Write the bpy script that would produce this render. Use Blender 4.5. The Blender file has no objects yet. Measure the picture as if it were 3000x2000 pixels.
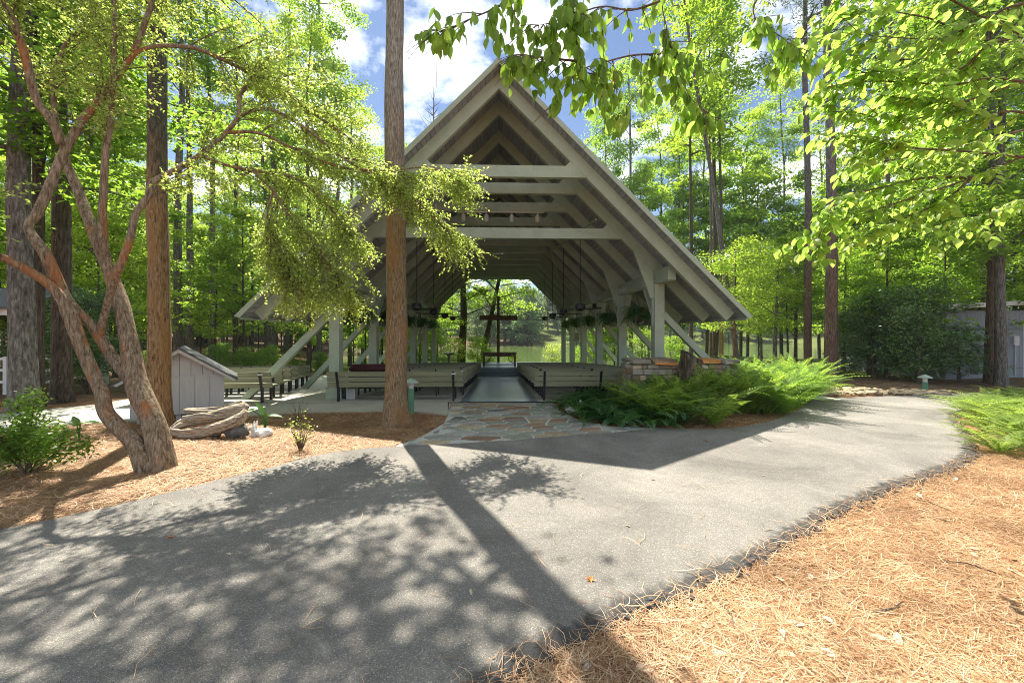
import bpy, bmesh, math, random
import numpy as np
from mathutils import Vector, Matrix, Euler
from mathutils import noise as mnoise

S = bpy.context.scene
C = S.collection
random.seed(7)
rng = np.random.default_rng(11)
PI = math.pi

# ------------------------------------------------------------------ camera, world, sun, exposure
CAM_H = 1.65
F_PX = 1167.0                       # focal length in pixels of the 3000 px wide photograph (14 mm)
YAW = math.atan(38.0 / F_PX)
cam_d = bpy.data.cameras.new('camera')
cam = bpy.data.objects.new('camera', cam_d)
C.objects.link(cam)
cam.location = (0, 0, CAM_H)
cam.rotation_euler = (PI / 2, 0, -YAW)
cam_d.sensor_width = 36.0
cam_d.lens = 36.0 * F_PX / 3000.0
cam_d.shift_y = -24.0 / 3000.0
cam_d.clip_start = 0.05
cam_d.clip_end = 2000
S.camera = cam

SUN_EL = math.radians(60)
SUN_H = Vector((-0.41, 0.912)).normalized()
SUN_DIR = Vector((SUN_H.x * math.cos(SUN_EL), SUN_H.y * math.cos(SUN_EL), math.sin(SUN_EL)))
world = bpy.data.worlds.new('World')
S.world = world
world.use_nodes = True
wn, wl = world.node_tree.nodes, world.node_tree.links
wn.clear()
w_out = wn.new('ShaderNodeOutputWorld')
w_bg = wn.new('ShaderNodeBackground')
w_bg.inputs['Strength'].default_value = 0.06
w_sky = wn.new('ShaderNodeTexSky')
w_sky.sky_type = 'NISHITA'
w_sky.sun_disc = False
w_sky.sun_elevation = SUN_EL
w_sky.sun_rotation = math.atan2(SUN_H.x, SUN_H.y)
w_sky.air_density = 0.85
w_sky.dust_density = 0.15
w_sky.ozone_density = 2.5
# clouds: even cover over the whole dome, projected on a flat layer
w_tc = wn.new('ShaderNodeTexCoord')
w_sep = wn.new('ShaderNodeSeparateXYZ')
wl.new(w_tc.outputs['Generated'], w_sep.inputs[0])
w_mx = wn.new('ShaderNodeMath'); w_mx.operation = 'MAXIMUM'; w_mx.inputs[1].default_value = 0.0
wl.new(w_sep.outputs['Z'], w_mx.inputs[0])
w_ad = wn.new('ShaderNodeMath'); w_ad.operation = 'ADD'; w_ad.inputs[1].default_value = 0.25
wl.new(w_mx.outputs[0], w_ad.inputs[0])
w_cmb = wn.new('ShaderNodeCombineXYZ')
for ax in 'XY':
    d = wn.new('ShaderNodeMath'); d.operation = 'DIVIDE'
    wl.new(w_sep.outputs[ax], d.inputs[0]); wl.new(w_ad.outputs[0], d.inputs[1])
    wl.new(d.outputs[0], w_cmb.inputs[ax])
w_no = wn.new('ShaderNodeTexNoise')
w_no.inputs['Scale'].default_value = 2.3
w_no.inputs['Detail'].default_value = 9
w_no.inputs['Roughness'].default_value = 0.58
w_no.inputs['Distortion'].default_value = 0.25
w_mp = wn.new('ShaderNodeMapping'); w_mp.inputs['Location'].default_value = (3, 1, 0)
wl.new(w_cmb.outputs[0], w_mp.inputs['Vector']); wl.new(w_mp.outputs[0], w_no.inputs['Vector'])
w_rmp = wn.new('ShaderNodeValToRGB')
w_rmp.color_ramp.elements[0].position = 0.48
w_rmp.color_ramp.elements[1].position = 0.70
wl.new(w_no.outputs['Fac'], w_rmp.inputs['Fac'])
w_mix = wn.new('ShaderNodeMix'); w_mix.data_type = 'RGBA'
wl.new(w_rmp.outputs['Color'], w_mix.inputs[0])
wl.new(w_sky.outputs[0], w_mix.inputs[6])
w_mix.inputs[7].default_value = (22, 22, 22.3, 1)
wl.new(w_mix.outputs[2], w_bg.inputs['Color'])
wl.new(w_bg.outputs[0], w_out.inputs['Surface'])

sun_d = bpy.data.lights.new('sun', 'SUN')
sun_d.energy = 5.0
sun_d.angle = math.radians(0.5)
sun_d.color = (1.0, 0.94, 0.82)
sun = bpy.data.objects.new('sun', sun_d)
C.objects.link(sun)
sun.rotation_euler = SUN_DIR.to_track_quat('Z', 'Y').to_euler()
sun.location = (-20, 40, 60)

vs = S.view_settings
S.display_settings.display_device = 'sRGB'
vs.view_transform = 'Standard'
vs.look = 'None'
vs.exposure = 1.45
vs.gamma = 1.0
vs.use_curve_mapping = False
try:
    S.cycles.max_bounces = 10
    S.cycles.diffuse_bounces = 6
    S.cycles.transmission_bounces = 4
    S.cycles.transparent_max_bounces = 8
    S.cycles.use_denoising = True
    S.cycles.denoising_prefilter = 'NONE'
    S.cycles.pixel_filter_type = 'BLACKMAN_HARRIS'
    S.cycles.filter_width = 1.0
    S.cycles.sample_clamp_indirect = 6.0
except Exception:
    pass

# ------------------------------------------------------------------ photograph pixel -> place
FW = Vector((math.sin(YAW), math.cos(YAW), 0)); RT = Vector((math.cos(YAW), -math.sin(YAW), 0))
def ray(x, y):
    return FW + RT * ((x - 1500) / F_PX) + Vector((0, 0, -(y - 976) / F_PX))
def G(x, y, z=0.0):                 # photo pixel (3000 px) -> point on the level z
    r = ray(x, y)
    t = (z - CAM_H) / r.z
    return Vector((r.x * t, r.y * t, z))
def GV(x, y, z=0.0):                # same, pixel read off the 2352 px view
    return G(x / .784, y / .784, z)
def Q(x, y, Y):                     # photo pixel -> point at distance Y
    r = ray(x, y)
    t = Y / r.y
    return Vector((r.x * t, Y, CAM_H + r.z * t))
def XA(x, Y):
    return Q(x, 976, Y).x

# ------------------------------------------------------------------ materials
def mat(name):
    m = bpy.data.materials.new(name)
    m.use_nodes = True
    n, l = m.node_tree.nodes, m.node_tree.links
    return m, n, l, n['Principled BSDF']
def ramp(n, stops):
    r = n.new('ShaderNodeValToRGB')
    e = r.color_ramp.elements
    while len(e) > 1: e.remove(e[-1])
    e[0].position = stops[0][0]; e[0].color = (*stops[0][1], 1)
    for p, c in stops[1:]:
        k = e.new(p); k.color = (*c, 1)
    return r
def coord(n, l, scale=(1, 1, 1), kind='Object'):
    t = n.new('ShaderNodeTexCoord'); mp = n.new('ShaderNodeMapping')
    mp.inputs['Scale'].default_value = scale
    l.new(t.outputs[kind], mp.inputs['Vector'])
    return mp.outputs[0]
def noise_tex(n, l, vec, scale, detail=5, rough=.55, dist=0):
    t = n.new('ShaderNodeTexNoise')
    t.inputs['Scale'].default_value = scale; t.inputs['Detail'].default_value = detail
    t.inputs['Roughness'].default_value = rough; t.inputs['Distortion'].default_value = dist
    if vec is not None: l.new(vec, t.inputs['Vector'])
    return t
def bump(n, l, height, b, strength=.3, dist=.02):
    k = n.new('ShaderNodeBump')
    k.inputs['Strength'].default_value = strength; k.inputs['Distance'].default_value = dist
    l.new(height, k.inputs['Height']); l.new(k.outputs[0], b.inputs['Normal'])
    return k
def mixc(n, l, fac, a, b, mode='MIX'):
    m = n.new('ShaderNodeMix'); m.data_type = 'RGBA'; m.blend_type = mode
    for s, v in ((0, fac), (6, a), (7, b)):
        if hasattr(v, 'is_output'): l.new(v, m.inputs[s])
        elif s == 0: m.inputs[0].default_value = v
        else: m.inputs[s].default_value = (*v, 1)
    return m.outputs[2]

def noisy(name, stops, scale=6, rough=.7, bstr=.25, bdist=.01, stretch=(1, 1, 1), detail=6, fine=None, kind='Object', per_obj=0.0, spec=.3):
    m, n, l, b = mat(name)
    v = coord(n, l, stretch, kind)
    t = noise_tex(n, l, v, scale, detail)
    r = ramp(n, stops); l.new(t.outputs['Fac'], r.inputs['Fac'])
    col = r.outputs['Color']
    if fine:
        t2 = noise_tex(n, l, v, fine[0], 3)
        r2 = ramp(n, [(.35, (1 - fine[1],) * 3), (.65, (1 + fine[1],) * 3)])
        l.new(t2.outputs['Fac'], r2.inputs['Fac'])
        col = mixc(n, l, 1.0, col, r2.outputs['Color'], 'MULTIPLY')
    if per_obj:
        oi = n.new('ShaderNodeObjectInfo')
        r3 = ramp(n, [(0, (1 - per_obj,) * 3), (1, (1 + per_obj,) * 3)])
        l.new(oi.outputs['Random'], r3.inputs['Fac'])
        col = mixc(n, l, 1.0, col, r3.outputs['Color'], 'MULTIPLY')
    l.new(col, b.inputs['Base Color'])
    b.inputs['Roughness'].default_value = rough
    b.inputs['Specular IOR Level'].default_value = spec
    bump(n, l, t.outputs['Fac'], b, bstr, bdist)
    return m

def leaf_mat(name, dark, light, trans, rough=.45, tmix=.6, hue_obj=.15, spec=.35):
    m, n, l, b = mat(name)
    g = n.new('ShaderNodeNewGeometry')
    oi = n.new('ShaderNodeObjectInfo')
    r = ramp(n, [(0, dark), (1, light)])
    l.new(g.outputs['Random Per Island'], r.inputs['Fac'])
    r2 = ramp(n, [(0, (1 - hue_obj, 1 - hue_obj * .5, 1)), (1, (1 + hue_obj, 1 + hue_obj * .4, 1))])
    l.new(oi.outputs['Random'], r2.inputs['Fac'])
    col = mixc(n, l, 1.0, r.outputs['Color'], r2.outputs['Color'], 'MULTIPLY')
    l.new(col, b.inputs['Base Color'])
    b.inputs['Roughness'].default_value = rough
    b.inputs['Specular IOR Level'].default_value = spec
    t = n.new('ShaderNodeBsdfTranslucent')
    r3 = ramp(n, [(0, tuple(c * .6 for c in trans)), (1, tuple(c * 1.15 for c in trans))])
    l.new(g.outputs['Random Per Island'], r3.inputs['Fac'])
    tc = mixc(n, l, 1.0, r3.outputs['Color'], r2.outputs['Color'], 'MULTIPLY')
    l.new(tc, t.inputs['Color'])
    ms = n.new('ShaderNodeMixShader'); ms.inputs[0].default_value = tmix
    l.new(b.outputs[0], ms.inputs[1]); l.new(t.outputs[0], ms.inputs[2])
    l.new(ms.outputs[0], n['Material Output'].inputs['Surface'])
    return m

def plain(name, col, rough=.5, metal=0.0, spec=.4):
    return noisy(name, [(.3, tuple(c * .85 for c in col)), (.7, tuple(min(1, c * 1.12) for c in col))], 5, rough, .08, .003, spec=spec)

def bark_mat(name, a, b_, c, stretch=(9, 9, 1.6), patch=None, scale=3.0, bstr=.8, aged=None, pth=.48):
    m, n, l, b = mat(name)
    v = coord(n, l, stretch)
    t = noise_tex(n, l, v, scale, 8, .62, .4)
    r = ramp(n, [(.32, a), (.5, b_), (.68, c)]); l.new(t.outputs['Fac'], r.inputs['Fac'])
    col = r.outputs['Color']
    v2 = coord(n, l, (2.2, 2.2, 1.0))
    if patch:
        t2 = noise_tex(n, l, v2, 1.6, 4, .6)
        r2 = ramp(n, [(pth, (0, 0, 0)), (pth + .12, (1, 1, 1))]); l.new(t2.outputs['Fac'], r2.inputs['Fac'])
        col = mixc(n, l, r2.outputs['Color'], col, mixc(n, l, .75, col, patch))
    if aged:                        # older grey bark higher up the stem, mottled with lichen
        tc = n.new('ShaderNodeTexCoord'); sp = n.new('ShaderNodeSeparateXYZ'); l.new(tc.outputs['Object'], sp.inputs[0])
        ad = n.new('ShaderNodeMath'); ad.operation = 'MULTIPLY_ADD'; ad.inputs[1].default_value = 3.0
        tn = noise_tex(n, l, v2, 2.0, 4); l.new(tn.outputs['Fac'], ad.inputs[0]); l.new(sp.outputs['Z'], ad.inputs[2])
        mr = n.new('ShaderNodeMapRange'); mr.inputs['From Min'].default_value = aged[0] + 1.5; mr.inputs['From Max'].default_value = aged[1] + 1.5
        l.new(ad.outputs[0], mr.inputs['Value'])
        rg = ramp(n, [(.32, tuple(k * .35 for k in aged[2])), (.5, aged[2]), (.68, tuple(k * 1.8 for k in aged[2]))]); l.new(t.outputs['Fac'], rg.inputs['Fac'])
        col = mixc(n, l, mr.outputs[0], col, rg.outputs['Color'])
    vs_ = coord(n, l, (1, 1, .5))
    t3 = noise_tex(n, l, vs_, 38, 2, .5)
    r4 = ramp(n, [(.68, (0, 0, 0)), (.74, (1, 1, 1))]); l.new(t3.outputs['Fac'], r4.inputs['Fac'])
    col = mixc(n, l, mixc(n, l, 1.0, r4.outputs['Color'], (.55, .55, .55), 'MULTIPLY'), col, (.42, .42, .36))
    l.new(col, b.inputs['Base Color'])
    b.inputs['Roughness'].default_value = .92
    b.inputs['Specular IOR Level'].default_value = .15
    bump(n, l, t.outputs['Fac'], b, bstr, .03)
    return m

M = {}
M['paint'] = noisy('sage_paint_leaf_light', [(.22, (.265, .32, .24)), (.5, (.325, .38, .29)), (.78, (.365, .42, .325))], 3, .6, .12, .004, (1, 1, 1), 6, (60, .06), per_obj=.05)  # grey-green paint, with green light off the foliage put into its colour
M['board'] = noisy('ceiling_board_paint', [(.3, (.215, .23, .25)), (.7, (.28, .295, .31))], 2.5, .6, .15, .004, (6, .5, 6), 5, per_obj=.14)
M['shingle'] = noisy('roof_shingle', [(.3, (.06, .065, .07)), (.7, (.12, .125, .13))], 14, .9, .4, .01)
M['steel'] = noisy('galvanised_plate', [(.3, (.40, .47, .47)), (.7, (.55, .61, .60))], 8, .5, .1, .003, spec=.5)
M['plank'] = noisy('bench_plank_grey', [(.3, (.175, .178, .108)), (.7, (.245, .248, .158))], 2.2, .55, .12, .003, (.6, 8, 8), 5, (40, .06), per_obj=.09)
M['black'] = plain('black_steel', (.012, .012, .016), .45)
M['blade'] = plain('dark_fan_blade', (.03, .022, .018), .5)
M['concrete'] = noisy('concrete', [(.25, (.36, .345, .28)), (.5, (.43, .415, .345)), (.75, (.49, .47, .40))], 1.4, .75, .12, .004, (1, 1, 1), 8, (45, .1))
M['timber'] = noisy('weathered_timber', [(.3, (.09, .055, .038)), (.7, (.2, .12, .08))], 3, .8, .4, .006, (6, 6, .6), 6)
M['burgundy'] = noisy('burgundy_cloth', [(.3, (.045, .012, .014)), (.7, (.075, .02, .022))], 6, .85, .5, .02, (1, 1, 4))
M['white_stone'] = noisy('white_cast_stone', [(.3, (.55, .54, .5)), (.7, (.78, .77, .73))], 14, .8, .4, .006)
M['green_metal'] = noisy('verdigris_green_paint', [(.3, (.075, .2, .12)), (.7, (.12, .27, .17))], 6, .55, .1, .003)
M['cap_metal'] = noisy('weathered_green_cap', [(.3, (.23, .30, .25)), (.7, (.36, .42, .36))], 8, .6, .1, .003)
M['shed'] = noisy('grey_board_paint', [(.3, (.40, .41, .405)), (.7, (.48, .49, .485))], 4, .7, .15, .004, (8, 8, .6), 5)
M['shed_blue'] = noisy('blue_grey_siding', [(.3, (.17, .20, .215)), (.7, (.23, .265, .28))], 4, .7, .15, .004, (6, 6, .6), 5)
M['white_paint'] = noisy('white_paint', [(.3, (.50, .50, .48)), (.7, (.64, .64, .61))], 5, .6, .1, .003)
M['driftwood'] = noisy('driftwood_grey', [(.28, (.09, .065, .045)), (.46, (.34, .285, .21)), (.7, (.56, .50, .41))], 3.2, .9, 1.0, .04, (2.2, 11, 14), 9)
M['rock'] = noisy('dark_rock', [(.3, (.06, .06, .058)), (.7, (.17, .165, .155))], 6, .85, .6, .03)
M['tan_rock'] = noisy('tan_rock', [(.3, (.27, .2, .12)), (.7, (.46, .38, .25))], 7, .85, .5, .02, per_obj=.2)
M['mortar'] = noisy('mortar', [(.3, (.17, .16, .14)), (.7, (.27, .25, .22))], 18, .9, .4, .01)
M['joint'] = noisy('pale_flag_mortar', [(.3, (.40, .40, .35)), (.7, (.52, .51, .46))], 9, .85, .4, .01)
M['stump'] = noisy('weathered_stump', [(.3, (.02, .017, .013)), (.5, (.085, .066, .045)), (.72, (.22, .18, .12))], 3.4, .9, .9, .05, (5, 5, 1.2), 8)
M['brown_pot'] = plain('brown_pot', (.05, .03, .02), .7)
M['grass'] = leaf_mat('grass_blade', (.09, .15, .03), (.17, .24, .05), (.25, .36, .05))
M['dry_leaf'] = leaf_mat('dry_leaf', (.42, .32, .2), (.66, .56, .42), (.5, .35, .18), tmix=.25, hue_obj=.2)
M['orange_leaf'] = leaf_mat('orange_leaf', (.45, .14, .03), (.6, .22, .05), (.6, .2, .03), tmix=.3)

stone_cols = {'grey': ((.235, .235, .20), (.33, .325, .275)), 'green': ((.205, .22, .175), (.29, .30, .235)), 'tan': ((.30, .24, .15), (.40, .33, .22)),
              'rust': ((.21, .135, .09), (.30, .205, .14)), 'dark': ((.09, .085, .08), (.15, .14, .13)), 'mauve': ((.225, .205, .185), (.30, .275, .25)),
              'blue': ((.20, .25, .26), (.29, .34, .34))}
for k, (a, b_) in stone_cols.items():
    M['flag_' + k] = noisy('flagstone_' + k, [(.3, a), (.7, b_)], 4.5, .8, .5, .014, (1, 1, 1), 7, (30, .14), kind='Object', per_obj=.2, spec=.2)
wall_cols = {'buff': ((.32, .26, .16), (.45, .38, .25)), 'greybuff': ((.21, .195, .155), (.30, .275, .22)), 'brown': ((.17, .12, .07), (.27, .2, .13)),
             'pale': ((.42, .38, .29), (.55, .5, .39)), 'orange': ((.42, .17, .05), (.55, .25, .08))}
for k, (a, b_) in wall_cols.items():
    M['wall_' + k] = noisy('wall_stone_' + k, [(.3, a), (.7, b_)], 6, .85, .5, .02, per_obj=.12)

# foliage
M['leaf_a'] = leaf_mat('hardwood_leaf', (.075, .155, .022), (.15, .25, .04), (.46, .68, .06))
M['leaf_b'] = leaf_mat('sapling_leaf', (.085, .17, .024), (.16, .27, .045), (.55, .78, .075))
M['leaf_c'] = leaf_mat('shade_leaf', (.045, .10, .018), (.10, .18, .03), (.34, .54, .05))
M['leaf_myrtle'] = leaf_mat('myrtle_leaf', (.22, .28, .06), (.34, .40, .11), (.70, .84, .17), rough=.38, hue_obj=.05)
M['leaf_dogwood'] = leaf_mat('dogwood_leaf', (.11, .19, .03), (.18, .27, .05), (.50, .74, .11), rough=.4, tmix=.66, hue_obj=.1)
M['leaf_dark'] = leaf_mat('glossy_dark_leaf', (.05, .115, .03), (.10, .19, .045), (.20, .38, .05), rough=.3, tmix=.25, spec=.6)
M['leaf_pine'] = leaf_mat('pine_needle_green', (.035, .075, .025), (.08, .13, .045), (.12, .2, .04), tmix=.3)
M['leaf_far'] = leaf_mat('far_leaf', (.08, .15, .06), (.15, .23, .09), (.30, .42, .13), tmix=.4, hue_obj=.3)
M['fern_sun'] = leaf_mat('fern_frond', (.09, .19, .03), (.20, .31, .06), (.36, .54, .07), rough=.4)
M['fern_shade'] = leaf_mat('fern_frond_shaded', (.022, .085, .018), (.055, .14, .03), (.09, .24, .03), rough=.3, tmix=.35, spec=.55)  # darker copy of the fern green, roof shade put into its colour
M['fern_pale'] = leaf_mat('fern_frond_pale', (.13, .22, .04), (.24, .34, .085), (.34, .48, .08), rough=.5)
M['ear_leaf'] = leaf_mat('elephant_ear_leaf', (.05, .16, .04), (.08, .22, .06), (.22, .42, .07), rough=.35)
M['azalea'] = leaf_mat('azalea_leaf', (.08, .17, .025), (.16, .26, .05), (.34, .54, .06), rough=.35)

M['bark_big'] = bark_mat('orange_brown_bark', (.07, .052, .034), (.215, .155, .092), (.38, .285, .18), (18, 18, 2.6), (.28, .155, .065), 3.4, 1.0, (3.2, 6.5, (.25, .24, .21)))
M['bark_pine'] = bark_mat('pine_bark', (.06, .04, .024), (.26, .17, .085), (.42, .29, .165), (15, 15, 2.2), (.32, .19, .08), 3.4, 1.0, (3.4, 5.0, (.10, .095, .075)))
M['bark_grey'] = bark_mat('grey_bark', (.045, .04, .034), (.12, .11, .095), (.24, .225, .2), (8, 8, 1.8))
M['bark_dark'] = bark_mat('dark_bark', (.03, .024, .018), (.075, .06, .045), (.14, .115, .09), (8, 8, 1.6))
M['bark_red'] = bark_mat('reddish_bark', (.04, .026, .02), (.12, .078, .055), (.2, .14, .10), (10, 10, 1.8), None, 3.0, .8, (3.5, 9, (.13, .13, .13)))
M['bark_myrtle'] = bark_mat('myrtle_bark', (.085, .06, .038), (.25, .185, .12), (.42, .34, .24), (15, 15, 2.4), (.40, .15, .045), 3.0, 1.0, None, .54)
M['twig'] = bark_mat('twig_bark', (.06, .042, .03), (.14, .10, .07), (.22, .17, .12), (8, 8, 8))

# asphalt
def asphalt():
    m, n, l, b = mat('asphalt')
    v = coord(n, l)
    t1 = noise_tex(n, l, v, .75, 8, .68, .6)
    r1 = ramp(n, [(.28, (.125, .116, .104)), (.5, (.20, .187, .167)), (.74, (.29, .27, .242))])
    l.new(t1.outputs['Fac'], r1.inputs['Fac'])
    vo = n.new('ShaderNodeTexVoronoi'); vo.inputs['Scale'].default_value = 190
    l.new(v, vo.inputs['Vector'])
    r2 = ramp(n, [(0, (.62, .62, .62)), (.5, (.97, .97, .97)), (.90, (1.15, 1.14, 1.12)), (.96, (2.0, 1.96, 1.88))])
    sep = n.new('ShaderNodeSeparateColor'); l.new(vo.outputs['Color'], sep.inputs[0])
    l.new(sep.outputs[0], r2.inputs['Fac'])
    t3 = noise_tex(n, l, v, 260, 3, .7)
    r3 = ramp(n, [(.3, (.75, .75, .75)), (.7, (1.22, 1.22, 1.22))]); l.new(t3.outputs['Fac'], r3.inputs['Fac'])
    col = mixc(n, l, .8, r1.outputs['Color'], mixc(n, l, 1, r1.outputs['Color'], r2.outputs['Color'], 'MULTIPLY'))
    col = mixc(n, l, 1, col, r3.outputs['Color'], 'MULTIPLY')
    # dusty wash marks
    t4 = noise_tex(n, l, v, 1.7, 5, .7, .5)
    r4 = ramp(n, [(.6, (0, 0, 0)), (.72, (.45, .45, .45))]); l.new(t4.outputs['Fac'], r4.inputs['Fac'])
    col = mixc(n, l, r4.outputs['Color'], col, (.33, .31, .27))
    at = n.new('ShaderNodeAttribute'); at.attribute_name = 'rim'
    tr_ = noise_tex(n, l, v, 9, 6, .7)
    mu = n.new('ShaderNodeMath'); mu.operation = 'MULTIPLY_ADD'; mu.inputs[1].default_value = 1.5; mu.inputs[2].default_value = -.75
    l.new(tr_.outputs['Fac'], mu.inputs[0])
    ad0 = n.new('ShaderNodeMath'); ad0.operation = 'ADD'; l.new(at.outputs['Fac'], ad0.inputs[0]); l.new(mu.outputs[0], ad0.inputs[1])
    rr_ = ramp(n, [(.35, (0, 0, 0)), (.7, (1, 1, 1))]); l.new(ad0.outputs[0], rr_.inputs['Fac'])
    col = mixc(n, l, rr_.outputs['Color'], col, mixc(n, l, 1, (.07, .068, .064), r3.outputs['Color'], 'MULTIPLY'))
    l.new(col, b.inputs['Base Color'])
    b.inputs['Roughness'].default_value = .85
    b.inputs['Specular IOR Level'].default_value = .25
    ad = n.new('ShaderNodeMath'); ad.operation = 'ADD'
    l.new(vo.outputs['Distance'], ad.inputs[0]); l.new(t3.outputs['Fac'], ad.inputs[1])
    bump(n, l, ad.outputs[0], b, .7, .006)
    return m
M['asphalt'] = asphalt()

def straw_ground():
    m, n, l, b = mat('ground_cover')
    v = coord(n, l)
    # needle litter: three stretched noises in different directions
    cols = []
    for i, rot in enumerate((.3, 1.5, 2.5)):
        mp = n.new('ShaderNodeMapping'); mp.inputs['Rotation'].default_value = (0, 0, rot)
        l.new(v, mp.inputs['Vector'])
        mp2 = n.new('ShaderNodeMapping'); mp2.inputs['Scale'].default_value = (8, 90, 8)
        l.new(mp.outputs[0], mp2.inputs['Vector'])
        cols.append(noise_tex(n, l, mp2.outputs[0], 1, 3, .6).outputs['Fac'])
    mx = n.new('ShaderNodeMath'); mx.operation = 'MAXIMUM'; l.new(cols[0], mx.inputs[0]); l.new(cols[1], mx.inputs[1])
    mx2 = n.new('ShaderNodeMath'); mx2.operation = 'MAXIMUM'; l.new(mx.outputs[0], mx2.inputs[0]); l.new(cols[2], mx2.inputs[1])
    r = ramp(n, [(.42, (.085, .038, .018)), (.56, (.26, .135, .065)), (.72, (.45, .29, .165))])
    l.new(mx2.outputs[0], r.inputs['Fac'])
    t = noise_tex(n, l, v, 1.1, 4)
    r2 = ramp(n, [(.35, (.8, .74, .68)), (.65, (1.15, 1.12, 1.1))]); l.new(t.outputs['Fac'], r2.inputs['Fac'])
    straw = mixc(n, l, 1, r.outputs['Color'], r2.outputs['Color'], 'MULTIPLY')
    # forest floor litter further off, grass by the lake (vertex masks)
    t5 = noise_tex(n, l, v, 5, 7, .7)
    r5 = ramp(n, [(.32, (.035, .026, .015)), (.5, (.10, .075, .045)), (.66, (.22, .165, .105))]); l.new(t5.outputs['Fac'], r5.inputs['Fac'])
    r6 = ramp(n, [(.3, (.055, .085, .02)), (.7, (.14, .17, .045))]); l.new(t5.outputs['Fac'], r6.inputs['Fac'])
    a1 = n.new('ShaderNodeAttribute'); a1.attribute_name = 'litter'
    a2 = n.new('ShaderNodeAttribute'); a2.attribute_name = 'lawn'
    c = mixc(n, l, a1.outputs['Fac'], straw, r5.outputs['Color'])
    c = mixc(n, l, a2.outputs['Fac'], c, r6.outputs['Color'])
    l.new(c, b.inputs['Base Color'])
    b.inputs['Roughness'].default_value = .95
    b.inputs['Specular IOR Level'].default_value = .1
    bump(n, l, mx2.outputs[0], b, .8, .015)
    return m
M['ground'] = straw_ground()
def needle_mat():
    m, n, l, b = mat('pine_needle_straw')
    g = n.new('ShaderNodeNewGeometry')
    r = ramp(n, [(0, (.20, .088, .035)), (.3, (.38, .20, .09)), (.65, (.50, .315, .17)), (1, (.68, .52, .35))])
    l.new(g.outputs['Random Per Island'], r.inputs['Fac'])
    v = coord(n, l)
    t = noise_tex(n, l, v, 1.3, 6, .65, .5)
    r2 = ramp(n, [(.3, (.55, .5, .46)), (.5, (.95, .93, .9)), (.7, (1.2, 1.2, 1.2))]); l.new(t.outputs['Fac'], r2.inputs['Fac'])
    l.new(mixc(n, l, 1, r.outputs['Color'], r2.outputs['Color'], 'MULTIPLY'), b.inputs['Base Color'])
    b.inputs['Roughness'].default_value = .55
    return m
M['needle'] = needle_mat()
def water():
    m, n, l, b = mat('lake_water')
    b.inputs['Base Color'].default_value = (.10, .15, .04, 1)  # greenish water, green of the mirrored trees added to its colour
    b.inputs['Roughness'].default_value = .08
    b.inputs['IOR'].default_value = 1.33
    v = coord(n, l, (1, 3, 1))
    t = noise_tex(n, l, v, 1.3, 4, .6)
    bump(n, l, t.outputs['Fac'], b, .12, .05)
    return m
M['water'] = water()
def aisle_mat():
    m, n, l, b = mat('sealed_concrete_sky_tint')
    v = coord(n, l, (1, 1, 1))
    t = noise_tex(n, l, v, 2.2, 8, .65)
    r = ramp(n, [(.2, (.15, .195, .22)), (.8, (.19, .235, .26))]); l.new(t.outputs['Fac'], r.inputs['Fac'])  # blue of the reflected sky is put into the base colour
    l.new(r.outputs['Color'], b.inputs['Base Color'])
    b.inputs['Roughness'].default_value = .3
    b.inputs['Specular IOR Level'].default_value = .6
    bump(n, l, t.outputs['Fac'], b, .03, .002)
    return m
M['aisle'] = aisle_mat()

# ------------------------------------------------------------------ object helpers
def link(name, me, m=None, parent=None, smooth=False):
    if m is not None and not me.materials: me.materials.append(m)
    if smooth:
        me.polygons.foreach_set('use_smooth', [True] * len(me.polygons))
    o = bpy.data.objects.new(name, me)
    C.objects.link(o)
    if parent is not None: o.parent = parent
    return o
def pyd(name, v, f):
    me = bpy.data.meshes.new(name)
    me.from_pydata([tuple(p) for p in v], [], f)
    me.update()
    return me
def npmesh(name, V, Fq):
    """V (n,3), Fq (m,k) faces of k corners"""
    me = bpy.data.meshes.new(name)
    V = np.asarray(V, dtype=np.float32); Fq = np.asarray(Fq, dtype=np.int32)
    k = Fq.shape[1]
    me.vertices.add(len(V)); me.vertices.foreach_set('co', V.ravel())
    me.loops.add(Fq.size); me.loops.foreach_set('vertex_index', Fq.ravel())
    me.polygons.add(len(Fq)); me.polygons.foreach_set('loop_start', np.arange(0, Fq.size, k, dtype=np.int32))
    me.update(calc_edges=True)
    me.validate()
    return me
def tag(o, label=None, cat=None, group=None, kind=None):
    if label: o['label'] = label
    if cat: o['category'] = cat
    if group: o['group'] = group
    if kind: o['kind'] = kind
    return o
def thing(name, label, cat, loc=(0, 0, 0), rz=0, group=None):
    o = bpy.data.objects.new(name, None)
    o.empty_display_size = .2
    C.objects.link(o)
    o.location = loc; o.rotation_euler = (0, 0, rz)
    return tag(o, label, cat, group)
def kids(o): return [c for c in o.children]
def dup(o, parent=None):
    c = o.copy(); C.objects.link(c)
    c.parent = parent
    for ch in list(o.children): dup(ch, c)
    return c

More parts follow.
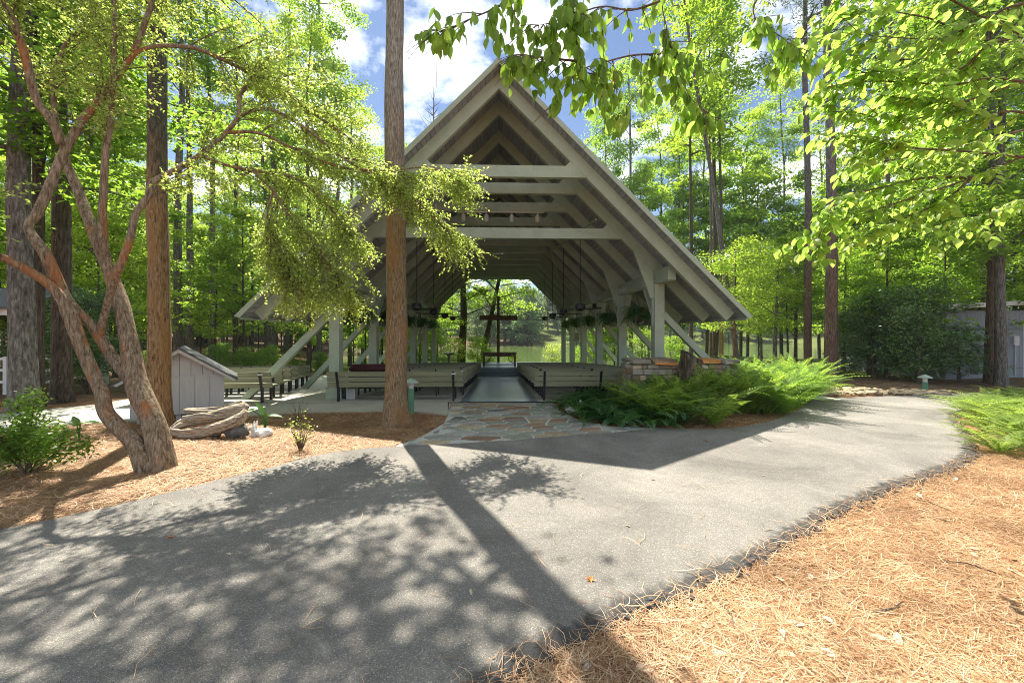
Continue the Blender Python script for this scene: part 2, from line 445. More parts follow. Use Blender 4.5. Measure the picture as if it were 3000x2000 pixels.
class MB:
    def __init__(s): s.v = []; s.f = []
    def add(s, v, f):
        b = len(s.v); s.v += [tuple(p) for p in v]; s.f += [tuple(i + b for i in q) for q in f]
        return s
    def box(s, x0, x1, y0, y1, z0, z1, mtx=None):
        v = [Vector(p) for p in ((x0, y0, z0), (x1, y0, z0), (x1, y1, z0), (x0, y1, z0), (x0, y0, z1), (x1, y0, z1), (x1, y1, z1), (x0, y1, z1))]
        if mtx is not None: v = [mtx @ p for p in v]
        return s.add(v, [(3, 2, 1, 0), (4, 5, 6, 7), (0, 1, 5, 4), (1, 2, 6, 5), (2, 3, 7, 6), (3, 0, 4, 7)])
    def prism(s, poly, axis, a, b_):
        """poly in the two other axes, extruded along axis from a to b"""
        def mk(p, t):
            if axis == 'y': return (p[0], t, p[1])
            if axis == 'x': return (t, p[0], p[1])
            return (p[0], p[1], t)
        n = len(poly)
        v = [mk(p, a) for p in poly] + [mk(p, b_) for p in poly]
        f = [tuple(range(n)), tuple(range(2 * n - 1, n - 1, -1))]
        f += [(i, i + n, (i + 1) % n + n, (i + 1) % n) for i in range(n)]
        return s.add(v, f)
    def beam(s, p, q, w, h, up=(0, 0, 1)):
        p, q = Vector(p), Vector(q)
        d = (q - p).normalized(); u = Vector(up)
        sd = d.cross(u).normalized(); u = sd.cross(d).normalized()
        v = [p + sd * a * w / 2 + u * b_ * h / 2 for a, b_ in ((-1, -1), (1, -1), (1, 1), (-1, 1))] + \
            [q + sd * a * w / 2 + u * b_ * h / 2 for a, b_ in ((-1, -1), (1, -1), (1, 1), (-1, 1))]
        return s.add(v, [(3, 2, 1, 0), (4, 5, 6, 7), (0, 1, 5, 4), (1, 2, 6, 5), (2, 3, 7, 6), (3, 0, 4, 7)])
    def tube(s, pts, rad, n=8, jit=0.0, seed=0, cap=True, lobes=None):
        pts = [Vector(p) for p in pts]
        if not hasattr(rad, '__len__'): rad = [rad] * len(pts)
        b = len(s.v); u = None
        for i, p in enumerate(pts):
            d = (pts[min(i + 1, len(pts) - 1)] - pts[max(i - 1, 0)]).normalized()
            if u is None:
                u = d.orthogonal().normalized()
                if abs(d.z) > .8: u = (Vector((1, 0, 0)) - d * d.x).normalized()
            u = (u - d * u.dot(d)).normalized(); w = d.cross(u)
            for k in range(n):
                a = 2 * PI * k / n
                r = rad[i]
                if jit:
                    r *= 1 + jit * mnoise.noise((math.cos(a) * 1.7 + seed, math.sin(a) * 1.7, p.z * .9 + p.x + seed)) + jit * .5 * mnoise.noise((math.cos(a) * 4 + seed, math.sin(a) * 4, p.z * 3 + p.x))
                if lobes: r *= 1 + lobes(i, a)
                s.v.append(tuple(p + u * math.cos(a) * r + w * math.sin(a) * r))
        for i in range(len(pts) - 1):
            for k in range(n):
                s.f.append((b + i * n + k, b + i * n + (k + 1) % n, b + (i + 1) * n + (k + 1) % n, b + (i + 1) * n + k))
        if cap:
            s.f.append(tuple(b + k for k in reversed(range(n))))
            s.f.append(tuple(b + (len(pts) - 1) * n + k for k in range(n)))
        return s
    def lathe(s, prof, n=12, c=(0, 0, 0)):
        b = len(s.v)
        for r, z in prof:
            for k in range(n):
                a = 2 * PI * k / n
                s.v.append((c[0] + r * math.cos(a), c[1] + r * math.sin(a), c[2] + z))
        for i in range(len(prof) - 1):
            for k in range(n):
                s.f.append((b + i * n + k, b + i * n + (k + 1) % n, b + (i + 1) * n + (k + 1) % n, b + (i + 1) * n + k))
        s.f.append(tuple(b + k for k in reversed(range(n))))
        s.f.append(tuple(b + (len(prof) - 1) * n + k for k in range(n)))
        return s
    def mesh(s, name): return pyd(name, s.v, s.f)
    def obj(s, name, m, parent=None, smooth=False): return link(name, s.mesh(name), m, parent, smooth)

def smooth_path(pts, sub=4):
    """Catmull-Rom"""
    pts = [Vector(p) for p in pts]
    out = []
    P = [pts[0] * 2 - pts[1]] + pts + [pts[-1] * 2 - pts[-2]]
    for i in range(1, len(P) - 2):
        a, b, c, d = P[i - 1:i + 3]
        for k in range(sub):
            t = k / sub
            out.append(.5 * ((2 * b) + (c - a) * t + (2 * a - 5 * b + 4 * c - d) * t * t + (3 * b - a - 3 * c + d) * t ** 3))
    out.append(pts[-1])
    return out
def lerp_list(r, sub):
    out = []
    for i in range(len(r) - 1):
        for k in range(sub): out.append(r[i] + (r[i + 1] - r[i]) * k / sub)
    out.append(r[-1])
    return out

def blob_mesh(name, rx, ry, rz, seed, amp=.25, sub=2, freq=1.6, flat=0.0):
    bm = bmesh.new()
    bmesh.ops.create_icosphere(bm, subdivisions=sub, radius=1)
    for v in bm.verts:
        k = 1 + amp * mnoise.noise(v.co * freq + Vector((seed * 3.1, seed, 0))) + amp * .4 * mnoise.noise(v.co * freq * 3 + Vector((seed, 0, 5)))
        v.co *= k
        if flat: v.co.z = max(v.co.z, -flat)
        v.co.x *= rx; v.co.y *= ry; v.co.z *= rz
    me = bpy.data.meshes.new(name); bm.to_mesh(me); bm.free()
    return me

def pip(x, y, poly):
    c = False; n = len(poly); j = n - 1
    for i in range(n):
        xi, yi = poly[i][0], poly[i][1]; xj, yj = poly[j][0], poly[j][1]
        if (yi > y) != (yj > y) and x < (xj - xi) * (y - yi) / (yj - yi) + xi: c = not c
        j = i
    return c
def sstep(a, b, x):
    t = min(1, max(0, (x - a) / (b - a)))
    return t * t * (3 - 2 * t)

# leaves: numpy cloud of folded four-corner leaves
def leaf_cloud(P, A, N, L, W, fold=.18, jit=.35):
    """P base points, A leaf axis, N normal, L length (scalar or array)"""
    n = len(P)
    L = np.broadcast_to(np.asarray(L, float), (n,)) * (1 + jit * (rng.random(n) - .5) * 2)
    A = A / np.linalg.norm(A, axis=1, keepdims=True)
    B = np.cross(N, A); B /= np.linalg.norm(B, axis=1, keepdims=True) + 1e-9
    N = np.cross(A, B)
    W = L * W
    V = np.empty((n, 4, 3))
    V[:, 0] = P
    V[:, 2] = P + A * L[:, None]
    mid = P + A * (L * .45)[:, None] + N * (W * fold)[:, None]
    V[:, 1] = mid - B * (W * .5)[:, None]
    V[:, 3] = mid + B * (W * .5)[:, None]
    return V.reshape(-1, 3), np.arange(n * 4).reshape(n, 4)
def rand_unit(n):
    v = rng.normal(size=(n, 3)); return v / np.linalg.norm(v, axis=1, keepdims=True)
def leaf_cluster(cent, rad, n, L, W, up=.8, droop=.3):
    """cent (k,3), rad (k,3); leaves spread through the flattened sprays"""
    idx = rng.integers(0, len(cent), n)
    d = rand_unit(n) * (rng.random(n) ** .45)[:, None]
    P = cent[idx] + d * rad[idx]
    A = rand_unit(n); A[:, 2] = A[:, 2] * .5 - droop
    N = rand_unit(n) * (1 - up) + np.array([0, 0, up]) + rand_unit(n) * .35
    return leaf_cloud(P, A, N, L, W)

# ------------------------------------------------------------------ terrain
def ground_z(x, y):
    z = 0.0
    d = 0.055 * min(max(y - 10, 0), 11)
    z -= d * (1 - sstep(8.6, 13.5, abs(x)))
    bank = sstep(25.5, 36, y + 4 * sstep(0, 25, -x) * 0 + 1.2 * mnoise.noise((x * .12, y * .1, 0)))
    open_ = sstep(-24, -9, x + (y - 30) * .25)
    z -= (2.0 - d * (1 - sstep(8.6, 13.5, abs(x)))) * bank * open_
    far = sstep(78, 150, y - .18 * x)
    z += (2.0 * open_ + 6.5) * far
    z += 6 * sstep(-40, -90, x) + (8 * sstep(55, 120, x))
    if y > 30 or abs(x) > 14: z += .35 * mnoise.noise((x * .11, y * .11, 3))
    return z
FLOOR0 = 0.03
def floor_z(y):
    return FLOOR0 - 0.055 * min(max(y - 10, 0), 10.2)

xs = sorted(set([round(-16 + .5 * i, 3) for i in range(65)] + [-400, -250, -160, -120, -90, -70, -55, -45, -38, -32, -27, -23, -19, 19, 23, 27, 32, 38, 45, 55, 70, 90, 120, 160, 250, 400]))
ys = sorted(set([round(-6 + .6 * i, 3) for i in range(75)] + [-200, -80, -40, -20, -10, 41, 44, 48, 54, 60, 68, 76, 84, 92, 102, 114, 128, 145, 170, 200, 260, 350, 500]))
gv = [(x, y, ground_z(x, y) - .012) for y in ys for x in xs]
nx = len(xs)
gf = [(j * nx + i, j * nx + i + 1, (j + 1) * nx + i + 1, (j + 1) * nx + i) for j in range(len(ys) - 1) for i in range(nx - 1)]
gm = pyd('ground', gv, gf)
la = gm.attributes.new('litter', 'FLOAT', 'POINT'); lw = gm.attributes.new('lawn', 'FLOAT', 'POINT')
for i, (x, y, z) in enumerate(gv):
    la.data[i].value = sstep(8.5, 12, y) * .85 if abs(x) < 14 else .85 * sstep(6, 11, y) * sstep(9, 15, abs(x))
    lw.data[i].value = max(sstep(15.5, 18, y) * sstep(7, 10, x) * (1 - sstep(50, 70, y)), sstep(21, 25, y) * sstep(-16, -11, x) * (1 - sstep(50, 70, y)), sstep(70, 80, y) * sstep(5, 12, x) * .9)
ground = link('ground', gm, M['ground'], smooth=True)
tag(ground, 'pine straw and leaf litter ground running down to the lake', kind='structure')
lake = link('lake', pyd('lake', [(-60, 26, -1.0), (140, 26, -1.0), (140, 130, -1.0), (-60, 130, -1.0)], [(0, 1, 2, 3)]), M['water'])
tag(lake, 'calm green lake behind the pavilion', kind='structure')

# ------------------------------------------------------------------ road
far_edge = [GV(*p) for p in ((-900, 1400), (-420, 1315), (0, 1222), (200, 1182), (420, 1128), (600, 1083), (760, 1043), (905, 1029), (1020, 1024), (1150, 1016), (1300, 1004), (1420, 995), (1530, 987), (1610, 989), (1690, 985), (1770, 970), (1830, 945), (1868, 922), (1905, 917), (2000, 913), (2120, 909), (2240, 904), (2420, 897), (2700, 893))]
near_edge = [GV(*p) for p in ((2700, 918), (2420, 930), (2290, 940), (2218, 950), (2196, 966), (2222, 998), (2238, 1030), (2225, 1062), (2140, 1098), (2040, 1130), (1940, 1172), (1850, 1228), (1750, 1288), (1640, 1342), (1500, 1400), (1350, 1462), (1230, 1522), (1150, 1572))] + [Vector((-.55, 1.35, 0)), Vector((-1.6, .6, 0)), Vector((-4, -1.0, 0)), Vector((-9, -3, 0))]
def resample(pl, step):
    pl = smooth_path(pl, 6)
    out = [pl[0]]
    for p in pl[1:]:
        while (p - out[-1]).length >= step:
            out.append(out[-1] + (p - out[-1]).normalized() * step)
    return out
def ragged(pl, amp, seed):
    out = []
    for i, p in enumerate(pl):
        q = pl[min(i + 1, len(pl) - 1)] - pl[max(i - 1, 0)]
        nrm = Vector((-q.y, q.x, 0)).normalized()
        k = amp * (mnoise.noise((p.x * 2.1 + seed, p.y * 2.1, 0)) + .6 * mnoise.noise((p.x * 9, p.y * 9, seed)))
        out.append(p + nrm * k)
    return out
fe = ragged(resample(far_edge, .12), .015, 1)
ne = ragged(resample(near_edge, .06), .03, 5)
def inset(pl, d):
    out = []
    for i, p in enumerate(pl):
        q = pl[min(i + 1, len(pl) - 1)] - pl[max(i - 1, 0)]
        out.append(p + Vector((-q.y, q.x, 0)).normalized() * d)
    return out
road_poly = [(p.x, p.y) for p in fe + ne]
nei = inset(ne, -.12)
bm = bmesh.new()
vsb = [bm.verts.new((p.x, p.y, .028)) for p in fe + nei]
face = bm.faces.new(vsb)
bmesh.ops.triangulate(bm, faces=[face])
rim_layer = None
rm = bpy.data.meshes.new('road'); bm.to_mesh(rm); bm.free()
if rm.polygons[0].normal.z < 0:
    rm.flip_normals()
road = link('asphalt_path', rm, M['asphalt'])
tag(road, 'grey asphalt path curving past the pavilion', kind='structure')
# the crumbling shoulder: strips that roll down to the straw along both edges
def shoulder(name, pl, inner, drop, side, m):
    V, Fc, att = [], [], []
    rows = [(inner, .032, 0.0), (inner * .6, .036, .3), (inner * .3, .036, .75), (.0, .024, 1.0), (-drop * .6, .006, 1.0), (-drop, -.03, 1.0)]
    for i, p in enumerate(pl):
        q = pl[min(i + 1, len(pl) - 1)] - pl[max(i - 1, 0)]
        nrm = Vector((-q.y, q.x, 0)).normalized() * side
        for j, (o, z, a) in enumerate(rows):
            k = .011 * mnoise.noise((p.x * 14 + j * 3, p.y * 14, j)) + .008 * mnoise.noise((p.x * 37 + j * 5, p.y * 37, j))
            V.append(p + nrm * (o + (k * 2.4 if j else k)) + Vector((0, 0, z + (k if 0 < j else 0)))); att.append(a)
    nr = len(rows)
    for i in range(len(pl) - 1):
        for j in range(nr - 1):
            a = i * nr + j
            Fc.append((a, a + 1, a + nr + 1, a + nr) if side < 0 else (a, a + nr, a + nr + 1, a + 1))
    me = pyd(name, V, Fc)
    at = me.attributes.new('rim', 'FLOAT', 'POINT')
    at.data.foreach_set('value', att)
    o = link(name, me, m)
    tag(o, 'dark crumbling edge of the asphalt path', kind='structure')
    return o
shoulder('asphalt_edge', ne, .24, .06, -1, M['asphalt'])
M['crumb'] = noisy('asphalt_crumb', [(.3, (.035, .034, .033)), (.7, (.10, .097, .092))], 30, .9, .3, .004)
cm = MB()
for k in range(1500):
    i = random.randrange(10, len(ne) - 1); p = ne[i]
    if p.y < .8 or p.y > 9: continue
    q = ne[i + 1] - ne[i - 1]; nrm = Vector((-q.y, q.x, 0)).normalized()
    c_ = p + nrm * random.gauss(.0, .035); h = random.uniform(.005, .014) * (1 + .5 * random.random())
    rot = Matrix.Translation(c_ + Vector((0, 0, .02))) @ Euler((random.uniform(0, 3), random.uniform(0, 3), random.uniform(0, 3))).to_matrix().to_4x4()
    cm.box(-h, h, -h * .8, h * .8, -h * .7, h * .7, rot)
co = cm.obj('asphalt_crumbs', M['crumb']); tag(co, 'loose dark crumbs broken off along the asphalt edge', kind='stuff')

# ------------------------------------------------------------------ pavilion floor, apron, flagstones
fl = MB()
yy = [9.44 + .5 * i for i in range(24)]
Vf = []; Ff = []
for y in yy:
    Vf += [(-9.2, y, floor_z(y)), (-.92, y, floor_z(y)), (.92, y, floor_z(y)), (8.4, y, floor_z(y))]
for i in range(len(yy) - 1):
    a = i * 4
    Ff += [(a, a + 1, a + 5, a + 4), (a + 2, a + 3, a + 7, a + 6)]
# outer drop
n0 = len(Vf)
for y in yy: Vf += [(-9.2, y, floor_z(y) - .25), (8.4, y, floor_z(y) - .25)]
for i in range(len(yy) - 1):
    Ff += [(i * 4, i * 4 + 4, n0 + i * 2 + 2, n0 + i * 2), (i * 4 + 7, i * 4 + 3, n0 + i * 2 + 1, n0 + i * 2 + 3)]
floor = link('concrete_floor', pyd('concrete_floor', Vf, Ff), M['concrete'])
tag(floor, 'concrete floor of the open pavilion sloping to the front', kind='structure')
Va = []; Fa = []
for y in yy: Va += [(-.92, y, floor_z(y)), (.92, y, floor_z(y))]
for i in range(len(yy) - 1): Fa.append((i * 2, i * 2 + 1, i * 2 + 3, i * 2 + 2))
aisle = link('aisle', pyd('aisle', Va, Fa), M['aisle'])
tag(aisle, 'glossy grey aisle tinted with reflected sky blue between the two blocks of benches', kind='structure')

# apron of pale concrete in front, running off left as a walk
ap_near = [G(*p) for p in ((-260, 1290), (0, 1272), (150, 1251), (357, 1238), (560, 1228), (740, 1219), (850, 1212), (950, 1208), (1119, 1207), (1230, 1210), (1312, 1218))]
ap_far = [Vector((p[0], p[1], 0)) for p in ((G(1312, 1181).x, 9.436), (-4, 9.436), (-9.2, 9.436))] + [G(*p) for p in ((-100, 1226), (-400, 1232))]
def flat_poly(name, pts, z, m, th=.0):
    bm = bmesh.new()
    vs_ = [bm.verts.new((p.x, p.y, z)) for p in pts]
    f = bm.faces.new(vs_)
    if f.normal.z < 0: f.normal_flip()
    bm.normal_update()
    if f.normal.z < 0: f.normal_flip()
    if th:
        r = bmesh.ops.extrude_face_region(bm, geom=[f])
        for g in r['geom']:
            if isinstance(g, bmesh.types.BMVert): g.co.z -= th
    bmesh.ops.triangulate(bm, faces=list(bm.faces))
    bmesh.ops.recalc_face_normals(bm, faces=list(bm.faces))
    me = bpy.data.meshes.new(name); bm.to_mesh(me); bm.free()
    return link(name, me, m)
apron = flat_poly('concrete_walk', smooth_path(ap_near, 4) + ap_far, FLOOR0 - .003, M['concrete'], .06)
tag(apron, 'pale concrete walk along the front of the pavilion', kind='structure')

flag_out = [G(*p) for p in ((1316, 1182), (1618, 1182), (1642, 1206), (1700, 1235), (1790, 1251), (1890, 1256), (1952, 1258), (1800, 1272), (1650, 1283), (1467, 1294), (1300, 1305), (1158, 1311), (1232, 1283), (1300, 1243), (1312, 1219))]
bed = flat_poly('flagstone_path', flag_out, FLOOR0 - .010, M['joint'], .06)
tag(bed, 'irregular flagstone landing in pale mortar before the aisle', kind='structure')
fp = [(p.x, p.y) for p in flag_out]
def clip(poly, a, b, c):            # keep a*x+b*y<=c
    out = []
    for i in range(len(poly)):
        p, q = poly[i], poly[(i + 1) % len(poly)]
        dp, dq = a * p[0] + b * p[1] - c, a * q[0] + b * q[1] - c
        if dp <= 0: out.append(p)
        if dp * dq < 0:
            t = dp / (dp - dq); out.append((p[0] + (q[0] - p[0]) * t, p[1] + (q[1] - p[1]) * t))
    return out
x0, x1 = min(p[0] for p in fp), max(p[0] for p in fp); y0, y1 = min(p[1] for p in fp), max(p[1] for p in fp)
seeds = []
tries = 0
while tries < 6000:
    tries += 1
    p = (random.uniform(x0 - .2, x1 + .2), random.uniform(y0 - .2, y1 + .2))
    dm = .17 + .15 * (.5 + .5 * mnoise.noise((p[0] * .8, p[1] * .8, 9)))
    if p[0] > 1.9: dm *= .85
    if all((p[0] - q[0]) ** 2 * .55 + (p[1] - q[1]) ** 2 * 1.5 > dm * dm for q in seeds): seeds.append(p)
stone_keys = ['grey'] * 6 + ['green'] * 5 + ['mauve'] * 2 + ['tan'] * 4 + ['rust'] * 2 + ['dark']
nst = 0
for si, p in enumerate(seeds):
    poly = [(p[0] - 1.2, p[1] - 1.2), (p[0] + 1.2, p[1] - 1.2), (p[0] + 1.2, p[1] + 1.2), (p[0] - 1.2, p[1] + 1.2)]
    for q in seeds:
        if q is p: continue
        dx, dy = q[0] - p[0], q[1] - p[1]
        if dx * dx + dy * dy > 4: continue
        dx2, dy2 = dx * .55, dy * 1.5      # stretched metric: stones lie long across the path
        mx_, my_ = (p[0] + q[0]) / 2, (p[1] + q[1]) / 2
        L_ = math.hypot(dx2, dy2)
        poly = clip(poly, dx2 / L_, dy2 / L_, (dx2 * mx_ + dy2 * my_) / L_ - .019)
        if len(poly) < 3: break
    # clip to the outline (outline is nearly convex: clip by every edge whose cut keeps the centre)
    if len(poly) < 3 or not pip(p[0], p[1], fp): continue
    for i in range(len(fp)):
        a, b = fp[i], fp[(i + 1) % len(fp)]
        nxx, nyy = b[1] - a[1], a[0] - b[0]
        L_ = math.hypot(nxx, nyy); nxx /= L_; nyy /= L_
        mid = ((a[0] + b[0]) / 2, (a[1] + b[1]) / 2)
        if math.hypot(mid[0] - p[0], mid[1] - p[1]) > 1.1: continue
        c_ = nxx * a[0] + nyy * a[1]
        if nxx * p[0] + nyy * p[1] > c_: nxx, nyy, c_ = -nxx, -nyy, -c_
        poly = clip(poly, nxx, nyy, c_ - .012)
        if len(poly) < 3: break
    if len(poly) < 3: continue
    ar = abs(sum(poly[i][0] * poly[(i + 1) % len(poly)][1] - poly[(i + 1) % len(poly)][0] * poly[i][1] for i in range(len(poly)))) / 2
    if ar < .006: continue
    # roughen the outline
    pr = []
    for i in range(len(poly)):
        a, b = poly[i], poly[(i + 1) % len(poly)]
        k = max(1, int(math.hypot(b[0] - a[0], b[1] - a[1]) / .12))
        for j in range(k):
            t = j / k; x, y = a[0] + (b[0] - a[0]) * t, a[1] + (b[1] - a[1]) * t
            sh = .008 * mnoise.noise((x * 14, y * 14, 0)) - .004
            d = math.hypot(x - p[0], y - p[1]) + 1e-6
            pr.append((x + (x - p[0]) / d * sh, y + (y - p[1]) / d * sh))
    top = FLOOR0 + random.uniform(.000, .006)
    n_ = len(pr)
    tx, ty = random.uniform(-.006, .006), random.uniform(-.006, .006)
    V = [(x - p[0], y - p[1], FLOOR0 - .02) for x, y in pr] + [((x - p[0]), (y - p[1]), top - .005 + tx * (x - p[0]) + ty * (y - p[1])) for x, y in pr] + [((x - p[0]) * .95, (y - p[1]) * .95, top + tx * (x - p[0]) + ty * (y - p[1])) for x, y in pr]
    Fx = [tuple(range(2 * n_, 3 * n_))]
    for i in range(n_):
        j = (i + 1) % n_
        Fx += [(i, j, n_ + j, n_ + i), (n_ + i, n_ + j, 2 * n_ + j, 2 * n_ + i)]
    me = pyd('flagstone', V, Fx)
    if me.polygons[0].normal.z < 0: me.flip_normals()
    key = random.choice(stone_keys)
    if p[0] > 2.0 and random.random() < .75: key = 'blue'
    o = link('flagstone', me, M['flag_' + key], bed)
    o.location = (p[0], p[1], 0)
    nst += 1

# ------------------------------------------------------------------ pavilion
pav = thing('pavilion', 'open sided timber pavilion with steep grey gable roof over rows of benches', 'pavilion', (0, 10, 0))
def pv(mb, name, m, parent=pav):
    me = mb.mesh(name)
    o = link(name, me, m, parent)
    if parent is pav: o.location = (0, -10, 0)
    return o
RB, RTOP = 7.18, 7.54               # rafter underside and top at the ridge; 45 degree roof
POST_Y = [10.12 + 3.0 * i for i in range(6)]
TR_Y = [9.07] + [10.12 + 1.5 * i for i in range(11)] + [26.2]
def rafter_mb(s, y, th):
    return MB().prism([(s * 0.0, RB), (s * 0.0, RTOP), (s * 5.42, RTOP - 5.42), (s * 5.24, RB - 5.24)], 'y', y - th / 2, y + th / 2)
for i, y in enumerate(TR_Y):
    th = .12
    for s in (-1, 1):
        pv(rafter_mb(s, y, th), 'rafter', M['paint'])
        g = MB().prism([(s * 1.52, 5.452), (s * 1.725, 5.452), (s * 1.62, 5.556)], 'y', y - th / 2 + .004, y + th / 2 - .004)
        pv(g, 'gusset', M['paint'])
    pv(MB().prism([(-1.985, 5.19), (1.985, 5.19), (1.728, 5.45), (-1.728, 5.45)], 'y', y - th / 2 + .002, y + th / 2 - .002), 'collar_tie', M['paint'])
    if i == 1:
        pv(MB().prism([(-3.12, 4.055), (3.12, 4.055), (2.86, 4.315), (-2.86, 4.315)], 'y', y - th / 2 + .002, y + th / 2 - .002), 'collar_tie', M['paint'])
        for s in (-1, 1):
            pv(MB().prism([(s * 2.65, 4.317), (s * 2.858, 4.317), (s * 2.75, 4.425)], 'y', y - th / 2 + .004, y + th / 2 - .004), 'gusset', M['paint'])
# roof: boards seen from below, deck and shingles above
Y0, Y1 = 8.70, 26.55
rf = MB()
for s in (-1, 1):
    rf.prism([(0, RTOP + .040), (0, RTOP + .115), (s * 5.64, RTOP + .115 - 5.64), (s * 5.585, RTOP + .040 - 5.585)], 'y', Y0, Y1)
roof = pv(rf, 'roof', M['shingle'])
pitch = .1425
nb = int((5.55 * math.sqrt(2)) / pitch)
bmsh = MB().box(.006, pitch - .006, Y0 + .02, Y1 - .02, 0, .024).mesh('roof_board')
for s in (-1, 1):
    for k in range(nb):
        o = link('roof_board', bmsh, M['board'], roof)
        d = k * pitch
        c = math.sqrt(.5)
        # local x runs down the slope, local z is the roof normal
        xax = Vector((s * c, 0, -c)); zax = Vector((s * c, 0, c)); yax = zax.cross(xax)
        m4 = Matrix(((xax.x, yax.x, zax.x, 0), (xax.y, yax.y, zax.y, 0), (xax.z, yax.z, zax.z, 0), (0, 0, 0, 1)))
        org = Vector((0, 0, RTOP)) + xax * d + zax * .002
        if s > 0:
            m4 = Matrix.Translation(org) @ m4
        else:
            m4 = Matrix.Translation(org + Vector((0, Y0 + Y1, 0))) @ m4
        o.matrix_local = m4
for s in (-1, 1):
    # rake boards along the front and back roof edge, eave boards
    for ya, yb in ((Y0 - .025, Y0 - .002), (Y1 + .002, Y1 + .025)):
        pv(MB().prism([(0, RTOP - .02), (0, RTOP + .125), (s * 5.645, RTOP + .125 - 5.645), (s * 5.54, RTOP - .02 - 5.54)], 'y', ya, yb), 'rake_board', M['paint'])
    pv(MB().prism([(s * 5.50, 1.965), (s * 5.60, 2.065), (s * 5.625, 2.04), (s * 5.525, 1.94)], 'y', Y0 + .01, Y1 - .01), 'eave_board', M['paint'])
    # plate beam on the posts
    pv(MB().box(s * 4.08 - .095, s * 4.08 + .095, 9.28, 25.95, 2.91, 3.24), 'plate_beam', M['paint'])
    for p, y in enumerate(POST_Y):
        fz = floor_z(y)
        pv(MB().box(s * 4.08 - .125, s * 4.08 + .125, y - .125, y + .125, fz, 2.908), 'post', M['paint'])
        pv(MB().box(s * 4.08 - .19, s * 4.08 + .19, y - .16, y + .16, fz - .1, fz + .27), 'post_base', M['paint'])
        # knee brace across to the rafter
        pv(MB().prism([(s * 3.45, 3.728), (s * 3.955, 3.222), (s * 3.955, 2.55), (s * 3.88, 2.55)], 'y', y - .045, y + .045), 'knee_brace', M['paint'])
        # braces along the plate, both ways
        for dy in (-1, 1):
            if p == 0 and dy < 0: continue
            a = Vector((s * 4.08, y + dy * .13, 2.02)); b = Vector((s * 4.08, y + dy * .78, 2.86))
            pv(MB().beam(a, b, .11, .15, (1, 0, 0)), 'plate_brace', M['paint'])
            so = -s * .0625
            nrm = Vector((so, 0, 0))
            pv(MB().beam(a + nrm * 1.35, b + nrm * 1.35, .05, .006, (1, 0, 0)), 'steel_strap', M['steel'])
        xi = s * 4.08 - s * .099
        pv(MB().box(min(xi, xi - s * .006), max(xi, xi - s * .006), y - .80, y + .80, 2.95, 3.12) if p else MB().box(min(xi, xi - s * .006), max(xi, xi - s * .006), y + .1, y + .80, 2.95, 3.12), 'steel_plate', M['steel'])
        xi = s * 4.08 - s * .128
        pv(MB().box(min(xi, xi - s * .006), max(xi, xi - s * .006), y - .06, y + .06, 1.85, 2.9), 'steel_strap', M['steel'])
        # raking strut outside
        pv(MB().beam((s * 4.2, y, 2.14), (s * 6.32, y, fz - .02), .16, .15, (0, 1, 0)), 'strut', M['paint'])
    # wind braces under the rafters
    u = Vector((-s, 0, -1)).normalized() * .03
    for (ya, xa), (yb, xb) in (((10.3, 2.55), (15.6, 2.2)), ((16.0, 2.1), (20.5, 3.3))):
        pv(MB().beam(Vector((s * xa, ya, RB - xa)) + u, Vector((s * (xb), yb, RB - xb)) + u, .05, .04), 'wind_brace', M['paint'])
bolts = MB()
for s in (-1, 1):
    for y in POST_Y:
        xi = s * 4.08 - s * .105
        for dy in (-.7, -.6, -.3, .3, .6, .7):
            if y + dy < 10: continue
            for z in (2.99, 3.08): bolts.box(xi - .006, xi + .006, y + dy - .012, y + dy + .012, z - .012, z + .012)
bo = pv(bolts, 'bolt_heads', M['black']); bo['kind'] = 'stuff'

# front platform with two steps
st = thing('stage_platform', 'low concrete platform with two steps at the lake end of the aisle', 'platform', (0, 20.2, 0))
MB().box(-4.0, 4.0, 0, .4, floor_z(20.2) - .2, floor_z(20.2) + .2).obj('step', M['aisle'], st)
MB().box(-4.0, 4.0, .4, 4.4, floor_z(20.2) - .4, floor_z(20.2) + .4).obj('platform', M['aisle'], st)
PLZ = floor_z(20.2) + .4

# ------------------------------------------------------------------ benches
def bench_parts(L, nleg):
    r = thing('bench', '', 'bench')
    tilt = .10 / .40
    for k in range(3):
        z0 = .345 + k * .130; z1 = z0 + .110
        def yo(z): return -tilt * (z - .33)
        V = [(y, z) for y, z in ((yo(z0), z0), (yo(z1), z1), (yo(z1) + .036, z1), (yo(z0) + .036, z0))]
        MB().prism(V, 'x', -L / 2, L / 2).obj('plank', M['plank'], r)
    for k in range(3):
        MB().box(-L / 2, L / 2, .055 + k * .138, .055 + k * .138 + .127, .372, .408).obj('plank', M['plank'], r)
    MB().box(-L / 2, L / 2, .043, .053, .30, .405).obj('plank', M['plank'], r) if False else None
    lg = MB()
    w = .026
    lg.prism([(-.03 + .02, .31), (-.125 + .012, .715), (-.085 + .012, .715), (.015 + .02, .31)], 'x', -w, w)
    lg.box(-w, w, .0, .05, 0, .36)
    lg.box(-w, w, .40, .45, 0, .36)
    lg.box(-w + .002, w - .002, .0, .47, .345, .370)
    lm = lg.mesh('leg')
    for k in range(nleg):
        x = -L / 2 + .24 + (L - .48) * k / (nleg - 1)
        o = link('leg', lm, M['black'], r); o.location = (x, 0, 0)
    return r
ORD = ['first', 'second', 'third', 'fourth', 'fifth', 'sixth', 'seventh', 'eighth', 'ninth', 'tenth', 'eleventh', 'twelfth']
bproto = bench_parts(3.2, 3)
used = False
def put_bench(x, y, rz, label, group, proto=None, z=None):
    global used
    if not used:
        o = bproto; used = True
    else:
        o = dup(bproto)
    o.location = (x, y, floor_z(y) if z is None else z); o.rotation_euler = (-.052 if y > 10 else 0, 0, rz)
    tag(o, label, 'bench', group)
    return o
